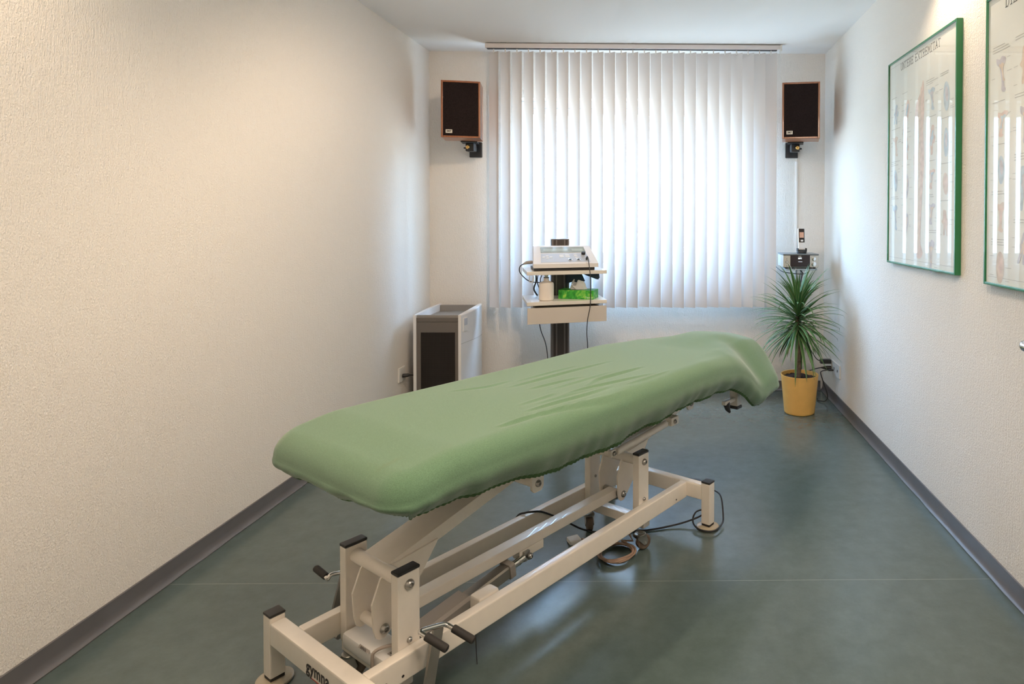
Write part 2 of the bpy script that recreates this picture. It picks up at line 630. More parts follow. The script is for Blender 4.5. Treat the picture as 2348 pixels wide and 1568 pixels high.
def axes(origin, x, y):
    x, y = Vector(x).normalized(), Vector(y).normalized()
    z = x.cross(y)
    M = Matrix((x, y, z)).transposed().to_4x4()
    M.translation = origin
    return M


def structure(name, mb, material, parent=None, sharp=32):
    o = mb.build(name, material, parent, sharp)
    if parent is None:
        o['kind'] = 'structure'
    return o


# ------------------------------------------------------------------ room shell
T = 0.30
WX0, WX1, WZ0, WZ1 = -1.11, 0.61, 0.90, 2.12
structure('floor', MB().box((XL - T, YF - T, -0.12), (XR + T, YB + T, 0)), M_FLOOR)
structure('ceiling', MB().box((XL - T, YF - T, H), (XR + T, YB + T, H + 0.15)), M_CEIL)
structure('wall_left', MB().box((XL - T, YF - T, 0), (XL, YB + T, H)), M_WALL)
structure('wall_hall', MB().box((XL, YF - T, 0), (XR, YF, H)), M_WALL)
# partition with the open doorway the picture is taken from
PY0, PY1, DX0, DX1, DZ = -0.12, 0.06, -0.36, 0.615, 2.06
wp = MB()
wp.box((XL, PY0, 0), (DX0, PY1, H))
wp.box((DX1, PY0, 0), (XR, PY1, H))
wp.box((DX0, PY0, DZ), (DX1, PY1, H))
structure('wall_front', wp, M_WALL)
wb = MB()
wb.box((XL, YB, 0), (WX0, YB + T, H))
wb.box((WX1, YB, 0), (XR, YB + T, H))
wb.box((WX0, YB, 0), (WX1, YB + T, WZ0))
wb.box((WX0, YB, WZ1), (WX1, YB + T, H))
structure('wall_back', wb, M_WALL)
structure('wall_right', MB().box((XR, YF - T, 0), (XR + T, YB + T, H)), M_WALL)


def skirting(name, fn, a, b, lift=0.0):
    prof = [(0.001, 0), (0.020, 0), (0.021, 0.004), (0.015, 0.008), (0.010, 0.016), (0.006, 0.030), (0.005, 0.068), (0.001, 0.070)]
    n = 60
    vs, fs = [], []
    rnd = random.Random(len(name))
    for i in range(n + 1):
        t = a + (b - a) * i / n
        wob = 0.0012 * math.sin(i * 1.7) + rnd.uniform(-0.0008, 0.0008)
        for k, (d, z) in enumerate(prof):
            vs.append(fn(d + (wob if 0 < k < 4 else 0), t, z))
    q = len(prof)
    for i in range(n):
        for k in range(q):
            k2 = (k + 1) % q
            fs.append([i * q + k, i * q + k2, (i + 1) * q + k2, (i + 1) * q + k])
    fs.append(list(range(q)))
    fs.append([n * q + k for k in range(q)][::-1])
    o = MB().add(vs, fs).build(name, M_SKIRT, None, 50)
    o['kind'] = 'structure'


skirting('baseboard_left', lambda d, t, z: (XL + d, t, z), PY1 + 0.001, YB)
skirting('baseboard_right', lambda d, t, z: (XR - d, t, z), PY1 + 0.001, YB)
skirting('baseboard_back', lambda d, t, z: (t, YB - d, z), XL + 0.022, XR - 0.022)

# window: three casements in a white frame, set back in the opening
win = MB()
FY0, FY1 = YB + 0.13, YB + 0.20
win.box((WX0, FY0, WZ0), (WX0 + 0.05, FY1, WZ1), 0.004)
win.box((WX1 - 0.05, FY0, WZ0), (WX1, FY1, WZ1), 0.004)
win.box((WX0 + 0.05, FY0, WZ0), (WX1 - 0.05, FY1, WZ0 + 0.05), 0.004)
win.box((WX0 + 0.05, FY0, WZ1 - 0.05), (WX1 - 0.05, FY1, WZ1), 0.004)
MUL = [-0.60, 0.03]
for x in MUL:
    win.box((x - 0.03, FY0, WZ0 + 0.05), (x + 0.03, FY1, WZ1 - 0.05), 0.004)
w1 = structure('window_1', win, M_PVC)
edges = [WX0 + 0.05, MUL[0] - 0.03, MUL[0] + 0.03, MUL[1] - 0.03, MUL[1] + 0.03, WX1 - 0.05]
for k in range(3):
    x0, x1 = edges[2 * k] + 0.002, edges[2 * k + 1] - 0.002
    z0, z1 = WZ0 + 0.052, WZ1 - 0.052
    s = MB()
    y0, y1 = FY0 + 0.004, FY1 - 0.01
    w = 0.045
    s.box((x0, y0, z0), (x0 + w, y1, z1), 0.004); s.box((x1 - w, y0, z0), (x1, y1, z1), 0.004)
    s.box((x0 + w, y0, z0), (x1 - w, y1, z0 + w), 0.004); s.box((x0 + w, y0, z1 - w), (x1 - w, y1, z1), 0.004)
    so = s.build('window_sash', M_PVC, w1)
    MB().box((x0 + w - 0.004, FY0 + 0.028, z0 + w - 0.004), (x1 - w + 0.004, FY0 + 0.032, z1 - w + 0.004)).build('pane', M_PANE, so)
MB().box((WX0, YB + 0.004, WZ0 + 0.0005), (WX1, FY0 - 0.001, WZ0 + 0.02), 0.003).build('window_sill', M_PVC, w1)

# door swung open into the room, just right of the picture; only the tip of its handle shows
d1 = structure('door_1', MB().box((0.620, 0.075, 0.006), (0.660, 1.030, 2.035), 0.002), M_DOOR)
fr = MB()
fr.box((DX0 + 0.0005, PY0 - 0.01, 0.001), (DX0 + 0.035, PY1 + 0.008, DZ - 0.001), 0.003)
fr.box((DX1 - 0.035, PY0 - 0.01, 0.001), (DX1 - 0.0005, PY1 + 0.008, DZ - 0.001), 0.003)
fr.box((DX0 + 0.0355, PY0 - 0.01, DZ - 0.035), (DX1 - 0.0355, PY1 + 0.008, DZ - 0.001), 0.003)
fr.build('door_frame', M_DOOR, d1)
hy, hz = 0.985, 1.052
hd = MB()
hd.lathe([(0.024, 0), (0.026, -0.003), (0.024, -0.009)], (0.621, hy, hz), 'X', 20)
hd.tube([(0.615, hy, hz), (0.580, hy, hz), (0.566, hy - 0.004, hz), (0.560, hy - 0.018, hz), (0.559, hy - 0.12, hz)], 0.0095, 14, smooth=6)
hd.build('door_handle', M_CHROME, d1)

# ------------------------------------------------------------------ vertical blind
bl = thing('vertical_blind', 'white vertical blind of wide fabric slats covering the window', 'blind', (-0.24, 4.385, 2.45))
RY = 4.385
RX0, RX1 = -1.243, 0.777
L = lambda x, y, z: (x + 0.24, y - RY, z - 2.45)
MB().box(L(RX0, RY - 0.022, 2.414), L(RX1, RY + 0.022, 2.445), 0.003).build('headrail', M_RAIL, bl)
MB().box(L(RX0 + 0.01, RY - 0.012, 2.4105), L(RX1 - 0.02, RY + 0.012, 2.4145)).build('rail_slot', M_DARKSLOT, bl)
MB().box(L(RX1, RY - 0.024, 2.405), L(RX1 + 0.014, RY + 0.024, 2.447), 0.003).build('end_cap', M_WHITEP, bl)
for bx in (-1.12, -0.25, 0.62):
    MB().box(L(bx - 0.02, RY - 0.014, 2.445), L(bx + 0.02, RY + 0.014, 2.4499), 0.001).build('ceiling_clip', M_STEEL, bl)
NS = 25
PITCH_S = (0.717 + 1.189) / 24
for k in range(NS):
    cx = -1.189 + PITCH_S * k
    th = math.radians(-31 + random.uniform(-1.2, 1.2))
    wd, zt, zb = 0.089, 2.392, 0.637 + random.uniform(-0.003, 0.003)
    vs, fs = [], []
    nx, nz = 8, 14
    for j in range(nz + 1):
        z = zt + (zb - zt) * j / nz
        for i in range(nx + 1):
            s = (i / nx - 0.5) * wd
            bow = 0.0045 * (1 - (2 * i / nx - 1) ** 2)
            x = s * math.cos(th) - bow * math.sin(th)
            y = s * math.sin(th) + bow * math.cos(th)
            vs.append(L(cx + x, RY + y + 0.0, z))
    for j in range(nz):
        for i in range(nx):
            a = j * (nx + 1) + i
            fs.append([a, a + 1, a + nx + 2, a + nx + 1])
    so = MB().add(vs, fs).build('slat', M_SLAT, bl, 80)
    MB().box(L(cx - 0.004, RY - 0.003, zt - 0.012), L(cx + 0.004, RY + 0.003, 2.411), 0.001).build('hanger', M_WHITEP, so)
# bead chain loop at the right end
ch = MB()
for s in (-1, 1):
    z = 2.40
    while z > 1.28:
        b = bmesh.new()
        bmesh.ops.create_icosphere(b, subdivisions=1, radius=0.0022)
        for v in b.verts: v.co += Vector(L(0.778 + s * 0.006, RY - 0.006 + s * 0.008, z))
        ch.bm(b)
        z -= 0.0062
ch.tube([L(0.772, RY - 0.014, 2.41), L(0.772, RY - 0.014, 1.29), L(0.778, RY - 0.006, 1.275), L(0.784, RY + 0.002, 1.29), L(0.784, RY + 0.002, 2.41)], 0.0008, 5)
ch.build('bead_chain', M_WHITEP, bl)

# ------------------------------------------------------------------ treatment table
ANG = 0.614178
Lv = Vector((math.sin(ANG), math.cos(ANG), 0))
Sv = Vector((math.cos(ANG), -math.sin(ANG), 0))
BO = Lv * 1.485 + Sv * -1.59
BRZ = PI / 2 - ANG


def B(u, v, z):
    return (u, -v, z)


tb = thing('treatment_table', 'cream steel height-adjustable treatment table on casters standing in the middle of the room', 'treatment table', BO, BRZ)


def bbox(mb, u0, u1, v0, v1, z0, z1, bev=0.004):
    return mb.box((u0, -v1, z0), (u1, -v0, z1), bev)


# welded base: end bars, rails and cross members
bf = MB()
for s in (-1, 1):
    bbox(bf, s * 0.695 - 0.02, s * 0.695 + 0.02, -0.241, 0.241, 0.112, 0.172, 0.006)
    v = s * 0.154
    bbox(bf, -0.677, 0.677, v - 0.016, v + 0.016, 0.108, 0.1715, 0.005)
    c = s * 0.448 if s > 0 else -0.56
    bbox(bf, c - 0.02, c + 0.02, -0.137, 0.137, 0.066, 0.102, 0.004)
bf.build('base_frame', M_CREAM, tb)

# corner posts
for su in (-1, 1):
    for sv in (-1, 1):
        u, v = su * 0.695, sv * 0.26
        p = bbox(MB(), u - 0.02, u + 0.02, v - 0.02, v + 0.02, 0.019, 0.183, 0.004).build('corner_post', M_CREAM, tb)
        bbox(MB(), u - 0.0205, u + 0.0205, v - 0.0205, v + 0.0205, 0.183, 0.190, 0.003).build('end_cap', M_CAP, p)
        bbox(MB(), u - 0.018, u + 0.018, v - 0.018, v + 0.018, 0.010, 0.019, 0.001).build('foot_pad', M_RUBBER, p)
        MB().lathe([(0.044, 0.0), (0.046, 0.003), (0.045, 0.007), (0.036, 0.011), (0.01, 0.0115)], B(u, v, 0), 'Z', 32).build('foot_disc', M_DISC, p)

# uprights with caps and bolts
PIV = (-0.552, 0.428)


def bolt(u, v, z, r, parent, sv=1):
    prof = [(r, 0), (r, r * 0.25), (r * 0.8, r * 0.65), (r * 0.5, r * 0.85), (r * 0.42, r * 0.85), (r * 0.40, r * 0.45), (0.0, r * 0.45)]
    prof = [(a, -h * sv) for a, h in prof]
    MB().lathe(prof, B(u, v, z), 'Y', 18).build('bolt', M_STEEL, parent)


for pu in PIV:
    for sv in (-1, 1):
        v = sv * 0.1225
        p = bbox(MB(), pu - 0.031, pu + 0.031, v - 0.0155, v + 0.0155, 0.095, 0.354, 0.004).build('upright', M_CREAM, tb)
        bbox(MB(), pu - 0.0315, pu + 0.0315, v - 0.016, v + 0.016, 0.354, 0.362, 0.003).build('end_cap', M_CAP, p)
        bolt(pu, sv * 0.138, 0.325, 0.0125, p, sv)
        bolt(pu, sv * 0.138, 0.183, 0.0072, p, sv)
        if sv < 0:
            bolt(pu + 0.0, -0.107, 0.215, 0.0055, p, 1)
    MB().tube([B(pu, -0.1068, 0.325), B(pu, 0.1068, 0.325)], 0.0185, 24).build('pivot_tube', M_CREAM, tb)
    # bell crank plates hanging from the pivot
    poly = [(-0.045, 0.258), (-0.022, 0.315), (0.0, 0.338), (0.150, 0.352), (0.142, 0.340), (0.097, 0.278), (0.046, 0.215),
            (0.004, 0.170), (-0.010, 0.160), (-0.024, 0.160), (-0.034, 0.168), (-0.040, 0.19)]
    for sv in (-1, 1):
        v = 0.040 if sv > 0 else -0.052
        q = MB().prism([(pu + a, b) for a, b in poly], lambda a, b, t: B(a, t, b), v, v + 0.006).build('pivot_plate', M_CREAM, tb, 20)
        bolt(pu - 0.012, v + 0.006 if sv > 0 else v, 0.184, 0.0125, q, sv)
    MB().tube([B(pu - 0.012, -0.046, 0.184), B(pu - 0.012, 0.040, 0.184)], 0.014, 20).build('spacer_tube', M_CREAM if pu < 0 else M_STEEL, tb)
    # lift arm: rectangular box tube rising toward the head end
    sl = math.atan(0.255)
    du, dz = math.cos(sl), math.sin(sl)
    a = MB()
    base = Vector((pu + 0.005, 0, 0.325))
    le = 0.445
    cs = [(-0.072, -0.018), (0.039, -0.018), (0.039, 0.018), (-0.072, 0.018)]
    vs = []
    for d in (0.0, le):
        for (v, n) in cs:
            vs.append(B(base.x + du * d - dz * n, v, base.z + dz * d + du * n))
    a.add(vs, [[0, 1, 2, 3], [4, 5, 6, 7], [0, 1, 5, 4], [1, 2, 6, 5], [2, 3, 7, 6], [3, 0, 4, 7]])
    a.build('lift_arm', M_CREAM, tb)
    # hinge at the top of the arm, under the bed frame
    hu, hz = pu + 0.005 + du * le, 0.329 + dz * le
    hv = 0.130 if pu < 0 else 0.060
    MB().tube([B(hu, -hv, hz - 0.008), B(hu, hv, hz - 0.008)], 0.017, 20).build('hinge_tube', M_CREAM, tb)
    for sv in (-1, 1):
        v = sv * (0.135 if pu < 0 else 0.062)
        pl = [(hu - 0.024, 0.50), (hu + 0.024, 0.50), (hu + 0.024, hz - 0.022), (hu + 0.014, hz - 0.034), (hu - 0.014, hz - 0.034), (hu - 0.024, hz - 0.022)]
        h = MB().prism(pl, lambda a_, b_, t: B(a_, t, b_), v - 0.005, v + 0.005).build('hinge_bracket', M_CREAM, tb, 25)
        bolt(hu, v + sv * 0.005, hz - 0.008, 0.011, h, sv)

# long link beam between the lower plate ends
lb = MB()
bbox(lb, PIV[0] - 0.012, PIV[1] - 0.016, -0.022, 0.022, 0.166, 0.200, 0.004)
bbox(lb, -0.085, 0.022, -0.012, 0.022, 0.138, 0.1665, 0.003)
lb.build('link_beam', M_CREAM, tb)

# linear actuator under the beam
ac = MB()
A0, A1 = Vector((-0.47, 0.022, 0.087)), Vector((-0.055, 0.022, 0.145))
ad = (A1 - A0).normalized()


def along(t, dv, dn):
    p = A0 + ad * t
    n = Vector((-ad.z, 0, ad.x))
    return B(p.x + n.x * dn, p.y + dv, p.z + n.z * dn)


def bar(mb, t0, t1, hv, hn, ch=0.006):
    sec = [(-hv + ch, -hn), (hv - ch, -hn), (hv, -hn + ch), (hv, hn - ch), (hv - ch, hn), (-hv + ch, hn), (-hv, hn - ch), (-hv, -hn + ch)]
    vs = [along(t0, a, b) for a, b in sec] + [along(t1, a, b) for a, b in sec]
    fs = [list(range(8))[::-1], list(range(8, 16))] + [[i, (i + 1) % 8, 8 + (i + 1) % 8, 8 + i] for i in range(8)]
    return mb.add(vs, fs)


actu = bar(MB(), 0.02, 0.175, 0.033, 0.028, 0.008).build('actuator_housing', M_GREYP, tb)
bar(MB(), 0.150, 0.335, 0.021, 0.020, 0.005).build('actuator_body', M_ALU, actu)
bar(MB(), 0.330, 0.350, 0.025, 0.024, 0.005).build('actuator_collar', M_GREYP, actu)
rd = MB().tube([along(0.345, 0, 0), along(0.405, 0, 0)], 0.0125, 20)
rd.tube([along(0.382, 0, 0), along(0.386, 0, 0)], 0.0140, 20)
rd.build('actuator_rod', M_CHROME, actu)
MB().box(along(0.400, -0.010, -0.012), along(0.428, 0.010, 0.016), 0.002).build('rod_eye', M_STEEL, actu)
bolt(-0.052, 0.034, 0.144, 0.011, actu, 1)

# control box across the foot end, between the rails
cb = bbox(MB(), -0.600, -0.525, -0.100, 0.137, 0.096, 0.139, 0.011).build('control_box', M_WHITEP, tb)
st = MB()
st.add([B(-0.6015, -0.012, 0.1335), B(-0.6015, 0.036, 0.1335), B(-0.5965, 0.036, 0.1395), B(-0.5965, -0.012, 0.1395)], [[0, 1, 2, 3]])
st.build('serial_sticker', M_STICK, cb)
lettering('serial_number', '009476', 0.0085, M_INK, cb, axes(B(-0.6022, -0.003, 0.1345), (0, -1, 0), (0.6, 0, 0.8)), 0.0001)
st = MB().box(B(-0.578, 0.082, 0.1390), B(-0.532, 0.128, 0.1396)).build('rating_plate', M_STICK, cb)
for k in range(6):
    MB().box(B(-0.573 + k * 0.0068, 0.086, 0.1396), B(-0.570 + k * 0.0068, 0.124 - (k % 3) * 0.008, 0.1399)).build('print_line', M_INK, st)
MB().tube([B(-0.606, 0.062, 0.075), B(-0.606, 0.062, 0.135), B(-0.602, 0.064, 0.150), B(-0.585, 0.075, 0.157), B(-0.560, 0.093, 0.158), B(-0.535, 0.100, 0.152)], 0.0042, 10, smooth=6).build('motor_cable', M_CABLEG, cb)
jb = bbox(MB(), -0.336, -0.262, 0.092, 0.1375, 0.112, 0.177, 0.009).build('junction_box', M_CREAM, tb)
MB().tube([B(-0.34, 0.13, 0.112), B(-0.342, 0.13, 0.06), B(-0.350, 0.145, 0.004)], 0.0014, 6, smooth=4).build('hanging_tie', M_CABLE, tb)


# casters
def caster(u, v, rot):
    o = MB()
    z0 = 0.066 if u > 0 else 0.066
    c = MB().lathe([(0.012, 0.058), (0.012, 0.0665)], B(u, v, 0), 'Z', 16)
    c.lathe([(0.020, 0.055), (0.022, 0.058), (0.022, 0.062), (0.016, 0.0655)], B(u, v, 0), 'Z', 20)
    ca, sa = math.cos(rot) * 1.16, math.sin(rot) * 1.16
    def P(a, b, z): return B(u + a * ca - b * sa, v + a * sa + b * ca, z * 1.13)
    wu = 0.012
    poly = [(-0.017, 0.053), (0.014, 0.053), (0.022, 0.03), (0.017, 0.019), (0.007, 0.019), (-0.010, 0.036), (-0.018, 0.044)]
    for s in (-1, 1):
        c.prism(poly, lambda a, b, t: P(a, t, b), s * 0.0135 - 0.0012, s * 0.0135 + 0.0012)
    c.add([P(-0.017, -0.0147, 0.053), P(0.016, -0.0147, 0.053), P(0.016, 0.0147, 0.053), P(-0.017, 0.0147, 0.053),
           P(-0.017, -0.0147, 0.050), P(0.016, -0.0147, 0.050), P(0.016, 0.0147, 0.050), P(-0.017, 0.0147, 0.050)],
          [[0, 1, 2, 3], [4, 5, 6, 7], [0, 1, 5, 4], [1, 2, 6, 5], [2, 3, 7, 6], [3, 0, 4, 7]])
    cs = c.build('caster', M_STEEL, tb)
    # wheel
    w = MB()
    prof = [(0.008, -0.009), (0.020, -0.0105), (0.0245, -0.008), (0.025, 0), (0.0245, 0.008), (0.020, 0.0105), (0.008, 0.009)]
    vs, fs = [], []
    sg = 28
    for r, h in prof:
        for k in range(sg):
            t = 2 * PI * k / sg
            vs.append(P(wu + r * math.cos(t), h, 0.0252 + r * math.sin(t)))
    for i in range(len(prof) - 1):
        for k in range(sg):
            k2 = (k + 1) % sg
            fs.append([i * sg + k, i * sg + k2, (i + 1) * sg + k2, (i + 1) * sg + k])
    fs += [list(range(sg)), [(len(prof) - 1) * sg + k for k in range(sg)]]
    w.add(vs, fs).build('wheel', M_TREAD, cs)
    MB().tube([P(wu, -0.016, 0.0252), P(wu, 0.016, 0.0252)], 0.005, 12).build('axle', M_CHROME, cs)


caster(0.413, -0.128, 0.7 + PI / 2)
caster(0.402, 0.140, 0.30)
caster(-0.568, -0.112, 0.9)
caster(-0.568, 0.150, 0.3)

# chrome caster pedals on both sides of the foot end
for sv in (-1, 1):
    sgn = (lambda v: v) if sv > 0 else (lambda v: -(v + 0.042))
    lz = 0.0 if sv > 0 else 1.0
    pts = [B(-0.540 - 0.02 * lz, sgn(0.262), 0.204 + 0.022 * lz), B(-0.560, sgn(0.212), 0.226 - 0.008 * lz), B(-0.562, sgn(0.200), 0.230 - 0.012 * lz), B(-0.552, sgn(0.196), 0.229),
           B(-0.500, sgn(0.196), 0.214), B(-0.488, sgn(0.200), 0.209), B(-0.482, sgn(0.212), 0.204), B(-0.462, sgn(0.262), 0.182)]
    ped = MB().tube(pts, 0.0058, 14, smooth=6).build('caster_pedal', M_CHROME, tb)
    for a, b in (((-0.558, 0.216, 0.2245 - 0.006 * lz), (-0.536 - 0.025 * lz, 0.272, 0.200 + 0.028 * lz)), ((-0.480, 0.216, 0.2025), (-0.458, 0.272, 0.1785))):
        A_, B_ = Vector(B(a[0], sgn(a[1]), a[2])), Vector(B(b[0], sgn(b[1]), b[2]))
        dd = (B_ - A_).normalized()
        MB().tube([A_, A_ + dd * 0.002, B_ - dd * 0.006, B_ - dd * 0.002, B_], [0.0085, 0.0096, 0.0096, 0.0085, 0.004], 16).build('grip', M_RUBBER, ped)
    lev = MB()
    top, bot = Vector(B(-0.512, sgn(0.199), 0.212)), Vector(B(-0.552, sgn(0.206), 0.045))
    dd = (bot - top).normalized()
    sd = Vector((1, 0, 0)) - dd * dd.x
    sd.normalize()
    nn = dd.cross(sd)
    vs = []
    for p, wdt in ((top, 0.014), (bot, 0.015)):
        for a, b in ((-1, -1), (1, -1), (1, 1), (-1, 1)):
            vs.append(p + sd * wdt * a + nn * 0.004 * b)
    lev.add(vs, [[0, 1, 2, 3], [4, 5, 6, 7], [0, 1, 5, 4], [1, 2, 6, 5], [2, 3, 7, 6], [3, 0, 4, 7]])
    lev.build('lever_bar', M_ALU, ped)
    MB().tube([B(-0.550, sgn(0.206), 0.055), B(-0.550, sgn(0.165), 0.058)], 0.007, 10).build('lever_axle', M_STEEL, ped)

# maker's lettering on the foot end bar, with a red rule under it
lettering('lettering', 'gymna', 0.043, M_INK, tb, axes(B(-0.7154, -0.044, 0.126), (0, -1, 0), (0, 0, 1)), 0.0003, 0.0011, 0.95)
MB().box(B(-0.7157, -0.018, 0.1165), B(-0.7152, 0.074, 0.1185)).build('red_rule', M_RED, tb)
# drilled holes
for u, v, s in ((-0.60, -0.1386, 1), (0.60, 0.1702, 1), (-0.59, 0.1702, 1)):
    MB().lathe([(0.0035, -0.0004), (0.0035, 0.0002)], B(u, v, 0.125), 'Y', 12).build('drill_hole', M_INK, tb)

# bed frame under the mattress
fr = MB()
for sv in (-1, 1):
    bbox(fr, -0.62, 0.92, sv * 0.20 - 0.015, sv * 0.20 + 0.015, 0.56, 0.59, 0.003)
for u in (-0.60, -0.112, 0.25, 0.868, 0.91):
    bbox(fr, u - 0.015, u + 0.015, -0.185, 0.185, 0.56, 0.589, 0.003)
for sv in (-1, 1):
    for u in (-0.112, 0.868):
        bbox(fr, u - 0.02, u + 0.02, sv * (0.135 if u < 0 else 0.062) - 0.0045, sv * (0.135 if u < 0 else 0.062) + 0.0045, 0.495, 0.5605, 0.001)
fr.build('bed_frame', M_CREAM, tb)
# gas spring for the head section
g0, g1 = Vector(B(0.315, 0.082, 0.381)), Vector(B(0.655, 0.102, 0.414))
gd = (g1 - g0).normalized()
gs = MB().tube([g0 + gd * 0.012, g0 + gd * 0.016, g0 + gd * 0.31, g0 + gd * 0.315], [0.011, 0.0145, 0.0145, 0.010], 20)
gs.tube([g0 + gd * 0.31, g1], 0.006, 12)
gso = gs.build('gas_spring', M_CREAM, tb)
MB().box(B(0.296, 0.072, 0.368), B(0.330, 0.086, 0.394), 0.003).build('spring_bracket', M_CREAM, gso)
bolt(0.312, 0.087, 0.381, 0.009, gso, 1)
MB().box(B(0.640, 0.085, 0.398), B(0.690, 0.120, 0.432), 0.003).build('spring_block', M_CREAM, gso)
bolt(0.660, 0.121, 0.415, 0.009, gso, 1)
# head section fittings hanging under the far end
hb = MB()
hb.box(B(1.02, 0.175, 0.404), B(1.06, 0.215, 0.50), 0.003)
hb.box(B(0.93, 0.185, 0.428), B(1.03, 0.205, 0.445), 0.002)
hb = hb.build('head_bracket', M_CREAM, tb)
MB().box(B(1.018, 0.173, 0.390), B(1.062, 0.217, 0.4045), 0.003).build('end_cap', M_CAP, hb)
MB().tube([B(0.955, 0.195, 0.432), B(0.960, 0.20, 0.405), B(0.968, 0.207, 0.39)], [0.016, 0.012, 0.005], 12).build('release_knob', M_CAP, hb)


# ------------------------------------------------------------------ mattress and fitted sheet
def smooth(a, b, x):
    t = np.clip((x - a) / (b - a), 0, 1)
    return t * t * (3 - 2 * t)


WR = [([(-0.351, 0.228), (-0.265, 0.231), (-0.18, 0.242)], 0.0065), ([(-0.217, 0.24), (-0.183, 0.245), (-0.079, 0.265), (0.039, 0.284), (0.168, 0.282)], 0.009),
      ([(-0.218, 0.187), (-0.114, 0.196), (0.02, 0.216), (0.139, 0.219)], 0.005), ([(-0.189, 0.125), (-0.069, 0.128), (-0.03, 0.124)], 0.003),
      ([(-0.059, 0.162), (0.054, 0.162), (0.199, 0.191), (0.377, 0.223)], 0.005), ([(0.091, 0.151), (0.18, 0.117), (0.326, 0.124), (0.433, 0.125)], 0.006),
      ([(-0.07, -0.059), (0.06, -0.055), (0.204, -0.051), (0.437, -0.032)], 0.005), ([(-0.049, 0.014), (0.052, 0.027), (0.181, 0.045)], 0.004),
      ([(-0.21, -0.175), (-0.099, -0.124), (0.011, -0.127)], 0.003), ([(-0.15, 0.16), (0.0, 0.175), (0.12, 0.19)], 0.003),
      ([(0.18, 0.245), (0.3, 0.25), (0.45, 0.245)], 0.004), ([(-0.02, 0.08), (0.12, 0.085), (0.3, 0.082)], 0.003), ([(0.0, -0.10), (0.15, -0.10), (0.3, -0.09)], 0.003)]


def wrinkle(U, V):
    z = np.zeros_like(U)
    for pts, amp in WR:
        P = np.array(pts)
        n = 40
        t = np.linspace(0, 1, n)
        seg = np.linspace(0, 1, len(P))
        cu, cv = np.interp(t, seg, P[:, 0]), np.interp(t, seg, P[:, 1])
        cv = np.convolve(np.pad(cv, 4, mode='edge'), np.ones(9) / 9, 'valid')
        vc = np.interp(U, cu, cv, left=9, right=9)
        tt = np.interp(U, cu, t)
        env = np.sin(PI * np.clip(tt, 0, 1)) ** 0.7
        d = (V - vc)
        w = 0.0065
        z += amp * env * (0.85 * np.exp(-(d / w) ** 2) - 0.65 * np.exp(-((d - 0.013) / 0.010) ** 2))
    return z


